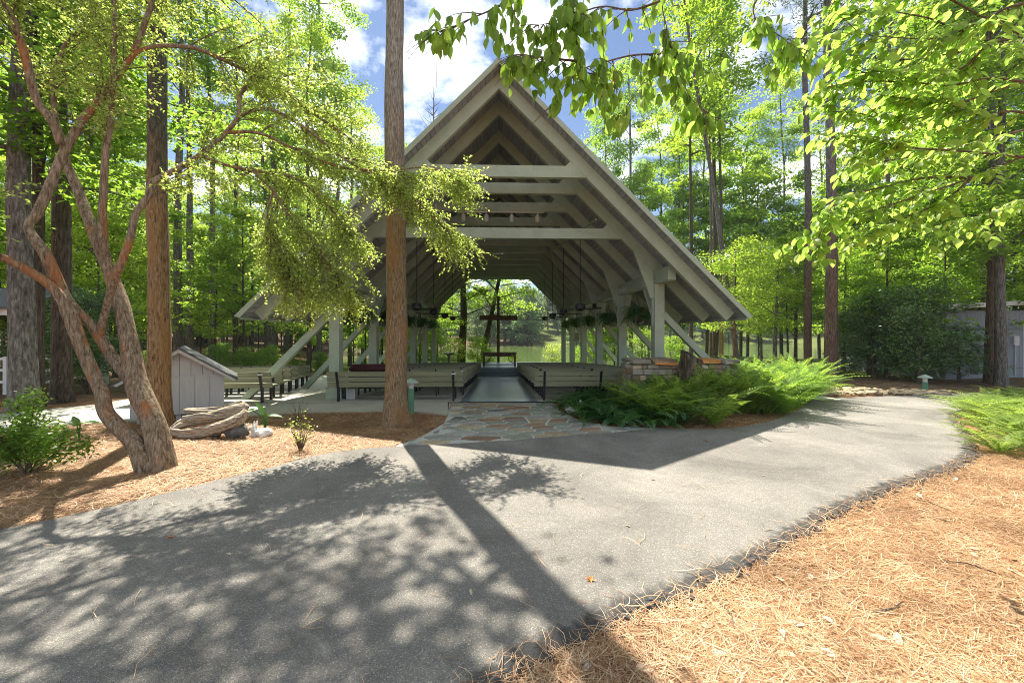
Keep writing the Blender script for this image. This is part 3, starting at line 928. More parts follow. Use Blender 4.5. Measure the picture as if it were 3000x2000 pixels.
for s, nm in ((-1, 'left'), (1, 'right')):
    for k in range(11):
        y = 9.56 + .95 * k
        b_ = put_bench(s * (.85 + 1.6), y, 0, f'grey slatted bench in the {ORD[k]} row from the front, {nm} of the aisle', 'benches under the pavilion roof')
        if s < 0 and k == 0:
            pl = MB().box(1.33, 1.44, -.118, -.108, .645, .68).obj('name_plate', M['white_paint'], b_)
            front_left = b_
        if s < 0 and k in (1,):
            b_.scale = (.5, 1, 1); b_.location.x = -.85 - .8
for k in range(6):
    put_bench(-5.35 - .28 * k - 1.55, 9.42 + .95 * k, .05 + .02 * k, f'sunlit grey bench outside the left posts, {ORD[k]} row from the front', 'benches beside the pavilion')
for k in range(5):
    put_bench(6.15 + .15 * k, 12.3 + .95 * k, -.06 - .02 * k, f'grey bench outside the right posts behind the stone wall, {ORD[k]} row', 'benches beside the pavilion').scale = (.72, 1, 1)

# covered keyboard behind the first left bench
kb = thing('covered_keyboard', 'low instrument under a burgundy cloth behind the front left bench', 'covered instrument', (-3.25, 10.72, floor_z(10.7)))
bm = bmesh.new(); bmesh.ops.create_cube(bm, size=1)
for v in bm.verts: v.co = Vector((v.co.x * 1.35, v.co.y * .42, v.co.z * .22 + .72))
bmesh.ops.bevel(bm, geom=list(bm.edges), offset=.06, segments=3, affect='EDGES')
me = bpy.data.meshes.new('cloth_cover'); bm.to_mesh(me); bm.free()
link('cloth_cover', me, M['burgundy'], kb, True)
MB().box(-.66, .66, -.2, .2, .22, .62).obj('case', M['black'], kb)
for x in (-.55, .55):
    MB().box(x - .03, x + .03, -.18, .18, 0, .22).obj('leg', M['black'], kb)
bx = thing('utility_box', 'small grey box on the floor beside the front left post', 'box', (-3.66, 10.05, floor_z(10.05)))
MB().box(-.11, .11, -.1, .1, 0, .24).obj('body', M['shed'], bx); MB().box(-.12, .12, -.11, .11, .241, .262).obj('lid', M['paint'], bx)

# ------------------------------------------------------------------ altar table, cross
tb = thing('altar_table', 'wooden altar table with arched braces in front of the cross', 'table', (0.02, 21.6, PLZ))
MB().box(-.92, .92, -.32, .32, .70, .75).obj('table_top', M['timber'], tb)
ap = MB()
ap.prism([(-.86, .52), (-.72, .57), (-.5, .53), (.5, .53), (.72, .57), (.86, .52), (.86, .698), (-.86, .698)], 'y', -.27, -.23)
ap.obj('apron', M['timber'], tb)
for sx in (-1, 1):
    for sy in (-1, 1):
        MB().box(sx * .84 - .04, sx * .84 + .04, sy * .25 - .04, sy * .25 + .04, 0, .697).obj('leg', M['timber'], tb)
    arc = [(sx * (.80 - .32 * math.sin(t * PI / 2)), -.25, .18 + .34 * (1 - math.cos(t * PI / 2)) + .0) for t in [i / 6 for i in range(7)]]
    MB().tube(arc, .02, 6).obj('arch_brace', M['timber'], tb)
MB().box(-.84, .84, -.02, .02, .06, .11).obj('stretcher', M['timber'], tb)
cr = thing('cross', 'tall wooden cross standing behind the altar table by the lake', 'cross', (XA(1460, 26.9), 26.9, 0))
cz = lambda y: Q(1460, y, 26.9).z
MB().box(-.09, .09, -.08, .08, -1.0, cz(868)).obj('upright', M['timber'], cr)
MB().box(-1.27, 1.27, -.13, -.083, cz(938), cz(924)).obj('crossbar', M['timber'], cr)
MB().tube([(0, -.16, cz(931)), (0, -.131, cz(931))], .07, 10).obj('boss', M['timber'], cr)

# ------------------------------------------------------------------ ceiling fans, hanging ferns, lights
def make_fan(z):
    f = thing('ceiling_fan', '', 'ceiling fan')
    top = RB - 2.38
    MB().tube([(0, 0, .14), (0, 0, top - z)], .012, 6).obj('rod', M['black'], f)
    MB().lathe([(.05, .14), (.13, .12), (.15, .04), (.15, -.03), (.1, -.07), (.05, -.09)], 14).obj('motor', M['black'], f)
    bl = MB()
    V = [(.14, -.05, 0), (.62, -.085, .02), (.66, -.04, .018), (.66, .05, -.005), (.62, .075, -.012), (.14, .05, -.012)]
    bl.add([(x, y, zz) for x, y, zz in V] + [(x, y, zz - .008) for x, y, zz in V], [(0, 1, 2, 3, 4, 5), (11, 10, 9, 8, 7, 6)] + [(i, i + 6, (i + 1) % 6 + 6, (i + 1) % 6) for i in range(6)])
    bmesh_ = bl.mesh('blade')
    for k in range(5):
        o = link('blade', bmesh_, M['blade'], f); o.rotation_euler = (0, 0, k * 2 * PI / 5); o.location = (0, 0, -.02)
    return f
fz_ = 2.39
fan0 = make_fan(fz_)
first = True
for s, nm in ((-1, 'left'), (1, 'right')):
    for k, y in enumerate((11.6, 14.6, 17.6, 20.6)):
        o = fan0 if first else dup(fan0); first = False
        o.location = (s * 2.38, y + .02, fz_); o.rotation_euler = (0, 0, random.uniform(0, 6))
        tag(o, f'black ceiling fan on a long rod, {ORD[k]} from the front in the {nm} row', 'ceiling fan', 'ceiling fans under the pavilion roof')

def frond_np(L, npin, wmax, curve, sag=0.0, wid=.16, n0=.06):
    """one fern frond along +x, arching; returns verts, quad faces"""
    V, Fq = [], []
    pts = []
    ang = curve[0]; p = np.zeros(3); step = L / npin
    P = [p.copy()]; D = []
    for i in range(npin):
        t = i / npin
        ang = curve[0] + (curve[1] - curve[0]) * t ** 1.2
        d = np.array([math.cos(ang), 0, math.sin(ang)]); D.append(d)
        p = p + d * step; P.append(p.copy())
    # rachis
    for i in range(npin):
        w = .004 * (1 - i / npin) + .0015
        b = len(V)
        V += [P[i] + [0, -w, 0], P[i] + [0, w, 0], P[i + 1] + [0, w, 0], P[i + 1] + [0, -w, 0]]
        Fq.append((b, b + 1, b + 2, b + 3))
    for i in range(1, npin):
        t = i / npin
        wl_ = wmax * min(1, (t / .22) ** .7) * (1 - max(0, (t - .3) / .72) ** 1.5)
        if t < n0 or wl_ < .006: continue
        d = D[i]; nn = np.array([-d[2], 0, d[0]])
        for s in (-1, 1):
            ax = np.array([0, s, 0]) * .93 + d * .32 - nn * .12 + rng.normal(size=3) * .05
            ax /= np.linalg.norm(ax)
            hw = step * .46
            b = len(V)
            base = P[i]
            V += [base - d * hw * .7, base + ax * wl_ * .5 - d * hw * .9 + nn * .004, base + ax * wl_ + d * .004, base + ax * wl_ * .45 + d * hw * .75]
            Fq.append((b, b + 1, b + 2, b + 3))
    return np.array(V), np.array(Fq)
def fern_mesh(name, nf, Lr, el, npin=22, wmax=.1, droop=(-.5, -1.1)):
    VV, FF = [], []; off = 0
    for k in range(nf):
        L = random.uniform(*Lr)
        V, Fq = frond_np(L, npin, wmax * random.uniform(.8, 1.15) * L / Lr[1] ** 1, (random.uniform(*el), random.uniform(*droop)))
        az = 2 * PI * (k / nf) + random.uniform(-.4, .4)
        ro = random.uniform(-.35, .35)
        m = np.array(Matrix.Rotation(az, 3, 'Z') @ Matrix.Rotation(ro, 3, 'X'))
        V = V @ m.T + np.array([random.uniform(-.05, .05), random.uniform(-.05, .05), 0])
        VV.append(V); FF.append(Fq + off); off += len(V)
    return npmesh(name, np.vstack(VV), np.vstack(FF))

basket_mesh = [fern_mesh('fronds', 130, (.4, .66), (-.2, 1.3), 14, .075, (-1.75, -1.3)) for _ in range(2)]
hb = None
for s, nm in ((-1, 'left'), (1, 'right')):
    for k, y in enumerate((11.6, 14.6, 17.6, 20.6, 23.6)):
        if hb is None:
            o = hb = thing('hanging_fern', '', 'hanging plant')
            MB().lathe([(.08, -.24), (.13, -.2), (.17, -.04), (.17, -.02)], 12).obj('pot', M['brown_pot'], hb)
            MB().tube([(.15, 0, -.04), (0, 0, .45), (0, 0, .60)], .004, 5).obj('hanger', M['black'], hb)
            MB().tube([(-.1, .12, -.04), (0, 0, .45)], .004, 5).obj('hanger', M['black'], hb)
            MB().tube([(-.1, -.12, -.04), (0, 0, .45)], .004, 5).obj('hanger', M['black'], hb)
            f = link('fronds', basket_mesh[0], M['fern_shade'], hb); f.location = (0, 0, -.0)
        else:
            o = dup(hb)
        o.location = (s * 4.06, y, 2.22); o.rotation_euler = (0, 0, random.uniform(0, 6)); sc = random.uniform(1.15, 1.4)
        o.scale = (sc, sc, 1.1)
        tag(o, f'hanging basket of dark fern, {ORD[k]} from the front along the {nm} posts', 'hanging plant', 'fern baskets hanging between the posts')
for s, nm in ((-1, 'left'), (1, 'right')):
    o = thing('hanging_box', f'small beige box hung under a far fern basket on the {nm} side', 'lantern', (s * 3.98, 20.3, 1.25), 0, 'beige boxes hung along the posts')
    MB().box(-.11, .11, -.09, .09, 0, .38).obj('box', M['plank'], o)
    MB().prism([(-.14, .382), (.14, .382), (0, .47)], 'y', -.12, .12).obj('lid', M['paint'], o)
    MB().tube([(0, 0, .46), (0, 0, 1.66)], .004, 5).obj('cord', M['black'], o)
    o = thing('loudspeaker', f'grey loudspeaker box mounted by the plate beam on the {nm} side', 'speaker', (s * 3.86, 16.1, 2.58), 0, 'loudspeakers under the roof')
    MB().box(-.1, .1, -.1, .1, 0, .3).obj('cabinet', M['paint'], o); MB().box(-.08, .08, -.108, -.102, .03, .27).obj('grille', M['black'], o)

rail = thing('light_rail', 'pale light rail under the third collar beam', 'light rail', (0, 11.6, 5.155))
MB().box(-1.3, 1.3, -.02, .02, 0, .03).obj('rail', M['white_paint'], rail)
for k, x in enumerate((-1.03, -.37, .37, 1.12)):
    o = thing('spotlight', f'white can spotlight under the roof, {ORD[k]} from the left', 'spotlight', (x, 11.6, 5.15), 0, 'spotlights on the light rail')
    MB().tube([(0, 0, 0), (0, 0, -.05)], .015, 8).obj('stem', M['white_paint'], o)
    MB().lathe([(.055, -.25), (.062, -.24), (.062, -.09), (.045, -.05)], 14).obj('can', M['white_paint'], o)
    MB().lathe([(.04, -.262), (.04, -.251)], 12).obj('lens', M['steel'], o)

# ------------------------------------------------------------------ stone wall with stump
wx0, wx1 = XA(1853, 8.6), XA(2160, 8.6)
wl_t = thing('stone_wall', 'low dry laid stone wall with slab caps rising out of the ferns', 'wall', (wx0, 8.6, 0))
WL = wx1 - wx0
MB().box(.03, WL - .03, .04, .66, -.1, .93).obj('core', M['mortar'], wl_t)
stone_v = []
for k in range(6):
    bm = bmesh.new(); bmesh.ops.create_cube(bm, size=1)
    bmesh.ops.bevel(bm, geom=list(bm.edges), offset=.1, segments=1, affect='EDGES')
    for v in bm.verts: v.co += Vector((mnoise.noise(v.co * 2 + Vector((k * 5, 0, 0))), mnoise.noise(v.co * 2 + Vector((0, k * 7, 0))), mnoise.noise(v.co * 2 + Vector((0, 0, k * 9))))) * .09
    me = bpy.data.meshes.new('stone'); bm.to_mesh(me); bm.free()
    stone_v.append(me)
wkeys = ['buff'] * 3 + ['greybuff'] * 5 + ['brown'] * 4 + ['pale'] * 1
smesh = {}
def wall_stone(parent, x, y, z, sx, sy, sz, key, name='stone'):
    k = random.randrange(6)
    if (k, key) not in smesh:
        me = stone_v[k].copy(); me.name = 'stone'; me.materials.clear(); me.materials.append(M['wall_' + key]); smesh[(k, key)] = me
    o = bpy.data.objects.new(name, smesh[(k, key)]); C.objects.link(o); o.parent = parent
    o.location = (x, y, z); o.scale = (sx, sy, sz); o.rotation_euler = (random.uniform(-.04, .04), random.uniform(-.05, .05), random.uniform(-.04, .04))
    return o
z = .0
while z < .92:
    h = random.uniform(.07, .17); h = min(h, .96 - z)
    x = 0
    while x < WL - .03:
        w = random.uniform(.12, .32); w = min(w, WL - x)
        if WL - x - w < .08: w = WL - x
        niche_shade = .28 < x + w / 2 < .62 and z < .72
        if not niche_shade:
            wall_stone(wl_t, x + w / 2, .03, z + h / 2, w * .97, random.uniform(.1, .15), h * .95, random.choice(wkeys))
        x += w
    for sx_ in (0, WL):
        yv = .14
        while yv < .62:
            w = random.uniform(.14, .26); wall_stone(wl_t, sx_, yv + w / 2, z + h / 2, .1, w * .96, h * .95, random.choice(wkeys)); yv += w
    z += h
MB().box(.30, .60, -.004, .036, .0, .66).obj('niche_shade', M['black'], wl_t)  # flat black slab, the dark of the opening put in as colour
for (xa, xb, zt, key) in ((-.05, .42, 1.03, 'greybuff'), (.44, .98, 1.045, 'brown'), (1.5, 1.98, 1.03, 'orange'), (1.99, WL + .06, 1.02, 'greybuff')):
    o = wall_stone(wl_t, (xa + xb) / 2, .32, zt, (xb - xa), .78, .09, key, 'cap_slab'); o.rotation_euler = (0, random.uniform(-.01, .01), 0)
wall_stone(wl_t, .72, -.03, .985, .5, .12, .05, 'orange', 'cap_slab')
sm = thing('stump', 'jagged weathered tree stump set in the middle of the stone wall', 'stump', (XA(2028, 8.45), 8.45, 0))
sb = MB()
rings = 12; n = 22
for i in range(rings):
    t = i / (rings - 1)
    for k in range(n):
        a = 2 * PI * k / n
        r = (.31 - .10 * t) * (1 + .42 * mnoise.noise((math.cos(a) * 2, math.sin(a) * 2, t * 2)) + .1 * mnoise.noise((math.cos(a) * 7, math.sin(a) * 7, t)))
        top = 1.17 + .12 * math.cos(a - 2.6) + .10 * mnoise.noise((math.cos(a) * 3, math.sin(a) * 3, 4)) - (.12 if 5.0 < a < 5.7 else 0)
        sb.v.append((math.cos(a) * r, math.sin(a) * r * .85, t * top))
for i in range(rings - 1):
    for k in range(n): sb.f.append((i * n + k, i * n + (k + 1) % n, (i + 1) * n + (k + 1) % n, (i + 1) * n + k))
c = len(sb.v); sb.v.append((0, 0, .98))
for k in range(n): sb.f.append(((rings - 1) * n + k, (rings - 1) * n + (k + 1) % n, c))
sb.obj('wood', M['stump'], sm, True)

# ------------------------------------------------------------------ bollard lights
def bollard(x, y, z, h, label):
    o = thing('bollard_light', label, 'bollard light', (x, y, z), 0, 'green bollard lights by the path')
    MB().lathe([(.062, 0), (.062, h - .2)], 14).obj('post', M['green_metal'], o, False)
    MB().lathe([(.05, h - .2), (.052, h - .08)], 12).obj('lens', M['white_paint'], o)
    MB().lathe([(.155, h - .09), (.16, h - .075), (.09, h - .03), (.03, h), (.01, h + .01)], 16).obj('cap', M['cap_metal'], o)
    return o
p = G(1205, 1222); bollard(p.x - .08, p.y + .35, 0, .72, 'green bollard light half hidden behind the tall trunk')
p = G(2710, 1150); bollard(p.x, p.y, 0, .50, 'green bollard light beside the stones at the far path edge')

# ------------------------------------------------------------------ shed, right building, left shelter
sh = thing('pump_shed', 'small grey board shed with a gable roof on short legs', 'shed', (0, 0, 0))
sx0, sx1, sy = XA(372, 7.35), XA(657, 7.35), 7.35
cx_ = (sx0 + sx1) / 2; hw = (sx1 - sx0) / 2
pL, pR = Vector((XA(379, 7.3), 7.3, 0)), Vector((XA(657, 8.05), 8.05, 0))
hw = (pR - pL).length / 2
sh.location = (pL + pR) / 2; sh.rotation_euler.z = math.atan2(pR.y - pL.y, pR.x - pL.x)
MB().box(-hw + .02, hw - .02, .012, 1.0, .14, .84).obj('wall', M['shed'], sh)
npan = 6
for k in range(npan):
    a, b = -hw + 2 * hw * k / npan, -hw + 2 * hw * (k + 1) / npan
    MB().box(a + .004, b - .004, -.004, .010, .13, .835).obj('panel', M['shed'], sh)
pk = 1.36
for k in range(8):
    a, b = -hw + 2 * hw * k / 8, -hw + 2 * hw * (k + 1) / 8
    zt = lambda x: pk - .02 - abs(x) * (pk - .88) / hw
    poly = [(a + .003, .85), (b - .003, .85), (b - .003, zt(b)), (a + .003, zt(a))]
    MB().prism(poly, 'y', .001, .98).obj('gable_panel', M['shed'], sh)
MB().box(-hw - .005, hw + .005, -.014, .0, .832, .856).obj('trim', M['shed'], sh)
for s in (-1, 1):
    sl = (pk - .88) / hw
    e = hw + .22
    MB().prism([(0, pk), (0, pk + .03), (s * e, pk + .03 - e * sl), (s * e, pk - e * sl)], 'y', -.16, 1.15).obj('roof', M['shingle'], sh)
    MB().prism([(0, pk - .07), (0, pk - .004), (s * (e - .03), pk - .004 - (e - .03) * sl), (s * (e - .08), pk - .06 - (e - .08) * sl)], 'y', -.15, -.12).obj('rake_board', M['shed'], sh)
    for yv in (.08, .9):
        MB().box(s * (hw - .12) - .035, s * (hw - .12) + .035, yv, yv + .07, 0, .14).obj('leg', M['shed'], sh)
MB().box(-.05, .02, .06, .12, 0, .14).obj('leg', M['shed'], sh)

rb_t = thing('storage_building', 'blue grey sided outbuilding with pale flat roof at the right edge', 'building', (XA(2770, 14.2), 14.2, 0))
bw = 7.0
MB().box(0, bw, .03, 5.0, -.1, 2.5).obj('wall', M['shed_blue'], rb_t)
for k in range(17):
    MB().box(k * .41 + .004, (k + 1) * .41 - .004, .008, .027, .0, 2.5).obj('siding_panel', M['shed_blue'], rb_t)
rfb = MB().prism([(-.45, 2.52), (-.45, 2.68), (bw + .4, 3.10), (bw + .4, 2.94)], 'y', -.5, 5.5).obj('roof', M['white_paint'], rb_t)
MB().box(2.55, 2.75, -.08, .006, 1.2, 1.55).obj('meter_box', M['shed'], rb_t)
MB().tube([(2.65, -.03, 1.2), (2.65, -.03, .1)], .02, 6).obj('conduit', M['shed'], rb_t)
MB().box(3.0, 3.9, -.004, .004, 0, 2.05).obj('door', M['shed'], rb_t)

ls = thing('garden_shelter', 'small grey roofed shelter at the far left edge of the picture', 'shelter', (XA(-60, 10.8), 10.8, 0))
for x in (-1.8, .85):
    for y in (0, 2.4): MB().box(x - .07, x + .07, y - .07, y + .07, 0, 2.3).obj('post', M['paint'], ls)
MB().box(-2.1, 1.12, -.1, -.04, 2.12, 2.32).obj('fascia', M['white_paint'], ls)
MB().prism([(-.25, 2.33), (1.2, 2.95), (2.65, 2.33), (2.65, 2.28), (-.25, 2.28)], 'x', -2.3, 1.25).obj('roof', M['shingle'], ls)
rl = thing('white_railing', 'white wooden railing behind the dark trunks at the left', 'railing', (XA(20, 11.2), 11.2, 0))
for z in (.30, .62, .93): MB().box(-1.4, 1.35, -.02, .02, z, z + .07).obj('rail', M['white_paint'], rl)
for x in (-1.35, -.7, 0, .7, 1.3): MB().box(x - .05, x + .05, -.05, -.021, 0, 1.02).obj('post', M['white_paint'], rl)

# ------------------------------------------------------------------ driftwood, rocks, rabbits
dw = thing('driftwood_logs', 'stack of weathered driftwood logs on the pine straw', 'driftwood', tuple(G(615, 1283)))
D0 = dw.location.y
def px(x, y, Yo): return Q(x, y, D0 + Yo) - dw.location
for i, (pts, rr) in enumerate(((((500, 1262, 0), (560, 1270, -.03), (640, 1252, -.02), (700, 1228, .0), (725, 1205, .05)), (.05, .085, .08, .075, .05)),
                   (((505, 1262, .16), (540, 1240, .15), (610, 1225, .1), (680, 1205, .12), (722, 1192, .12)), (.06, .07, .07, .08, .06)),
                   (((545, 1202, .2), (600, 1205, .16), (660, 1200, .18), (715, 1186, .2)), (.045, .06, .06, .07)),
                   (((540, 1228, .1), (590, 1222, .04), (640, 1222, .05)), (.05, .06, .035)))):
    P = smooth_path([px(*q) for q in pts], 10)
    MB().tube(P, lerp_list(list(rr), 10), 26, .55, i * 3.3, True, lambda i_, a, s_=i: .16 * abs(mnoise.noise((math.cos(a) * 5, math.sin(a) * 5 + s_ * 9, i_ * .12))) - .2 * max(0, mnoise.noise((math.cos(a) * 3 + s_, math.sin(a) * 3, i_ * .07)))).obj('log', M['driftwood'], dw, True)
rk = [(695, 1262, 27, 'rounded dark rock under the end of the driftwood'), (633, 1272, 12, 'small flat rock beside the driftwood logs')]
for x, y, r, lb in rk:
    p = G(x, y + r * .6); k = r / F_PX * p.y
    o = link('rock', blob_mesh('rock', k * 1.15, k, k * .85, x, .25, 3, 1.3), M['rock'], None, True)
    o.location = (p.x, p.y, k * .55); tag(o, lb, 'rock', 'rocks by the driftwood')
def rabbit(x, y, sc, rz, label, ears=True):
    p = G(x, y)
    r = thing('rabbit_statue', label, 'statue', (p.x, p.y, 0), rz, 'white garden statues')
    bm = bmesh.new()
    def ball(c, s, rot=0):
        m = Matrix.Translation(c) @ Matrix.Rotation(rot, 4, 'Y') @ Matrix.Diagonal((*s, 1))
        bmesh.ops.create_icosphere(bm, subdivisions=3, radius=1, matrix=m)
    ball((.02, 0, .065), (.135, .08, .07)); ball((.10, 0, .075), (.075, .085, .075)); ball((-.09, 0, .075), (.06, .06, .075), .5)
    ball((-.13, 0, .135), (.058, .045, .045)); ball((-.175, 0, .125), (.028, .028, .025))
    ball((-.10, .05, .02), (.06, .022, .02)); ball((-.10, -.05, .02), (.06, .022, .02)); ball((.175, 0, .07), (.03, .03, .03)); ball((.09, .07, .05), (.07, .03, .05)); ball((.09, -.07, .05), (.07, .03, .05))
    for s in (-1, 1): ball((-.098, s * .03, .205), (.016, .02, .055), .35)
    me = bpy.data.meshes.new('body'); bm.to_mesh(me); bm.free()
    o = link('body', me, M['white_stone'], r, True)
    md = o.modifiers.new('merge', 'REMESH'); md.mode = 'VOXEL'; md.voxel_size = .009; md.use_smooth_shade = True
    for s in (-1, 1):
        e = MB().lathe([(.004, -.004), (.006, 0), (.004, .004)], 6).obj('eye', M['rock'], r); e.location = (-.158, s * .036, .146)
    r.scale = (sc,) * 3
    return r
rabbit(764, 1279, 1.0, -.15, 'white rabbit statue lying on straw by the driftwood')
rabbit(1686, 1210, 1.1, 2.7, 'white animal statue at the edge of the dark ferns beside the flagstones')

# tan stones edging the far path
edge = thing('stone_edging', 'row of tan stones along the far edge of the path', 'stone edging', tuple(G(2560, 1150)))
rv = [blob_mesh('stone', 1, 1, .75, k * 2.7, .35, 1, 1.2) for k in range(5)]
for m_ in rv: m_.materials.append(M['tan_rock'])
for k in range(150):
    t = random.random()
    x = 2400 + 380 * t
    p = G(x, 1158 - random.random() * 20 * (1 - t * .65) + 1 * t)
    o = bpy.data.objects.new('stone', rv[k % 5]); C.objects.link(o); o.parent = edge
    sc = random.uniform(.05, .12)
    o.location = p - edge.location + Vector((0, 0, sc * .4)); o.scale = (sc * 1.3, sc, sc * .8); o.rotation_euler = (random.uniform(-.3, .3), random.uniform(-.3, .3), random.uniform(0, 6))

# ------------------------------------------------------------------ ferns
fern_sets = {'fern_sun': [fern_mesh('fronds', 20, (.55, .95), (.8, 1.45), 28, .15, (-.6, .1)) for _ in range(3)],
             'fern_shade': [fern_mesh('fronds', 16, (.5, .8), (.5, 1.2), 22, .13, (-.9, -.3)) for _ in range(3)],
             'fern_pale': [fern_mesh('fronds', 18, (.45, .75), (.6, 1.3), 24, .13, (-.6, 0)) for _ in range(3)]}
fern_sets['fern_up'] = [fern_mesh('fronds', 16, (.6, .9), (1.05, 1.5), 28, .13, (.0, .7)) for _ in range(3)]
M['fern_up'] = M['fern_sun']
for k, l_ in fern_sets.items():
    for m_ in l_: m_.materials.append(M[k])
bedA = [G(*p) for p in ((1650, 1196), (1720, 1232), (1800, 1246), (1950, 1252), (2100, 1250), (2250, 1230), (2350, 1192), (2385, 1150), (2150, 1128), (1850, 1128))]
bedA2 = [(p.x, p.y) for p in bedA]
def ferns(n, poly, dmin, pick, label, group):
    pts = []
    bx0, bx1 = min(p[0] for p in poly), max(p[0] for p in poly); by0, by1 = min(p[1] for p in poly), max(p[1] for p in poly)
    t = 0
    while len(pts) < n and t < 8000:
        t += 1
        x, y = random.uniform(bx0, bx1), random.uniform(by0, by1)
        if not pip(x, y, poly): continue
        if wx0 - .2 < x < wx1 + .1 and y > 8.25: continue
        if any((x - q[0]) ** 2 + (y - q[1]) ** 2 < dmin * dmin for q in pts): continue
        pts.append((x, y))
        key, sc = pick(x, y)
        r = thing('fern', label(x, y, key), 'fern', (x, y, 0), random.uniform(0, 6), group)
        sc *= random.uniform(.85, 1.12); r.scale = (sc, sc, sc)
        o = bpy.data.objects.new('fronds', random.choice(fern_sets[key])); C.objects.link(o); o.parent = r
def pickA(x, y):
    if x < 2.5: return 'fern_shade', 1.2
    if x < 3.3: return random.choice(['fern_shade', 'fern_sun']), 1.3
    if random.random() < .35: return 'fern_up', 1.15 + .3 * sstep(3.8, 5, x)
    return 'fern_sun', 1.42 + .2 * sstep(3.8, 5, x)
ferns(84, bedA2, .21, pickA, lambda x, y, k: 'dark glossy fern by the flagstones in the bed before the stone wall' if k == 'fern_shade' else 'bright green arching fern in the bed before the stone wall', 'ferns in the central bed')
for k in range(12):
    x = wx0 + .1 + (wx1 - wx0) * (k + .5) / 12 + random.uniform(-.08, .08)
    rr_ = thing('fern', f'green fern right against the foot of the stone wall, {ORD[k]} from its left end', 'fern', (x, random.uniform(7.95, 8.25), 0), random.uniform(0, 6), 'ferns at the foot of the wall')
    sc = random.uniform(1.15, 1.4) if x < 3.6 else random.uniform(1.3, 1.6)
    rr_.scale = (sc, sc, sc)
    o = bpy.data.objects.new('fronds', random.choice(fern_sets['fern_up'])); C.objects.link(o); o.parent = rr_
bedB = [(p.x, p.y) for p in (GV(2225, 955), GV(2290, 1040), GV(2352, 1058), GV(2500, 1070), GV(2600, 1000), GV(2500, 930), GV(2300, 925))]
ferns(48, bedB, .26, lambda x, y: ('fern_pale', 1.15), lambda x, y, k: 'pale green fern in the clump at the right edge', 'ferns at the right edge')

# small planting: elephant ears, azalea, twiggy shrub
def ear_leaf_mesh(L):
    prof = [(0, .0), (.12, .30), (.3, .40), (.55, .34), (.8, .18), (1, 0)]
    V, Fc = [], []
    for t, w in prof:
        z = -.25 * t * t * L
        w *= .62; V += [(t * L, -w * L, z + .25 * w * L), (t * L, 0, z - .02 * L), (t * L, w * L, z + .25 * w * L)]
    V += [(-.14 * L, -.2 * L, .0), (-.14 * L, .2 * L, 0)]
    for i in range(len(prof) - 1):
        a = i * 3; Fc += [(a, a + 3, a + 4, a + 1), (a + 1, a + 4, a + 5, a + 2)]
    n_ = len(V); Fc += [(n_ - 2, 3, 1), (n_ - 1, 1, 5)]
    return pyd('leaf', V, Fc)
def ears(x, y, leaves, label):
    p = G(x, y)
    r = thing('elephant_ear_plant', label, 'plant', tuple(p), 0, 'elephant ear plants in the straw')
    for (lx, ly, L, rz, tilt) in leaves:
        q = Q(lx, ly, p.y + random.uniform(-.05, .1)) - p
        MB().tube(smooth_path([(0, 0, 0), (q.x * .3, q.y * .3, q.z * .6), q], 4), lerp_list([.014, .011, .007], 4), 6).obj('stalk', M['ear_leaf'], r)
        o = link('leaf', ear_leaf_mesh(L), M['ear_leaf'], r, True); o.location = q; o.rotation_euler = (random.uniform(-.3, .3), tilt, rz)
ears(232, 1292, ((225, 1245, .20, 2.6, -.9), (236, 1240, .27, .1, -.25)), 'elephant ear plant with upright leaves at the left by the walk')
ears(185, 1300, ((183, 1276, .15, -.5, .2),), 'single low elephant ear leaf left of the larger plant')
ears(778, 1258, ((772, 1215, .30, 2.75, -1.05), (785, 1218, .24, .15, -.1), (740, 1200, .22, 2.9, .1)), 'elephant ear plant with broad leaves behind the rabbit statue')

def shrub(name, loc, rad, nl, L, W, m, label, cat='shrub', nst=14, up=.5, group=None, stem='twig'):
    r = thing(name, label, cat, loc, 0, group)
    rx, ry, rz_ = rad
    tw = MB(); cents = []
    for k in range(nst):
        a = random.uniform(0, 2 * PI); e = random.uniform(.25, 1.0)
        tip = Vector((math.cos(a) * rx * math.sqrt(1 - e * e * .8) * random.uniform(.5, 1), math.sin(a) * ry * math.sqrt(1 - e * e * .8) * random.uniform(.5, 1), rz_ * e * random.uniform(.8, 1.1) + .03))
        mid = tip * .5 + Vector((0, 0, rz_ * .12))
        tw.tube([(0, 0, -.02), mid, tip], [.012 * rz_, .008 * rz_, .004 * rz_], 5)
        for t in (.45, .7, .9, 1.0): cents.append(tip * t + Vector((0, 0, .1 * rz_ * (1 - t))))
    tw.obj('stems', M[stem], r)
    cents = np.array([tuple(c) for c in cents]); rr = np.full((len(cents), 3), 1.0) * np.array([rx, ry, rz_ * .8]) * .24
    V, Fq = leaf_cluster(cents, rr, nl, L, W, up, -.2)
    link('foliage', npmesh('foliage', V, Fq), M[m], r)
    return r
p = G(30, 1415); shrub('azalea', (p.x - .1, p.y + .25, 0), (.58, .5, .85), 4600, .055, .45, 'azalea', 'leafy azalea bush at the lower left edge')
p = G(880, 1322); shrub('twiggy_shrub', (p.x, p.y, 0), (.26, .24, .5), 170, .04, .45, 'leaf_myrtle', 'sparse twiggy shrub in the straw by the big trunk', nst=22)
p = G(872, 1245); shrub('twiggy_shrub', (p.x, p.y, 0), (.3, .2, .45), 40, .03, .5, 'dry_leaf', 'dried bare shrub against the concrete walk', nst=22)

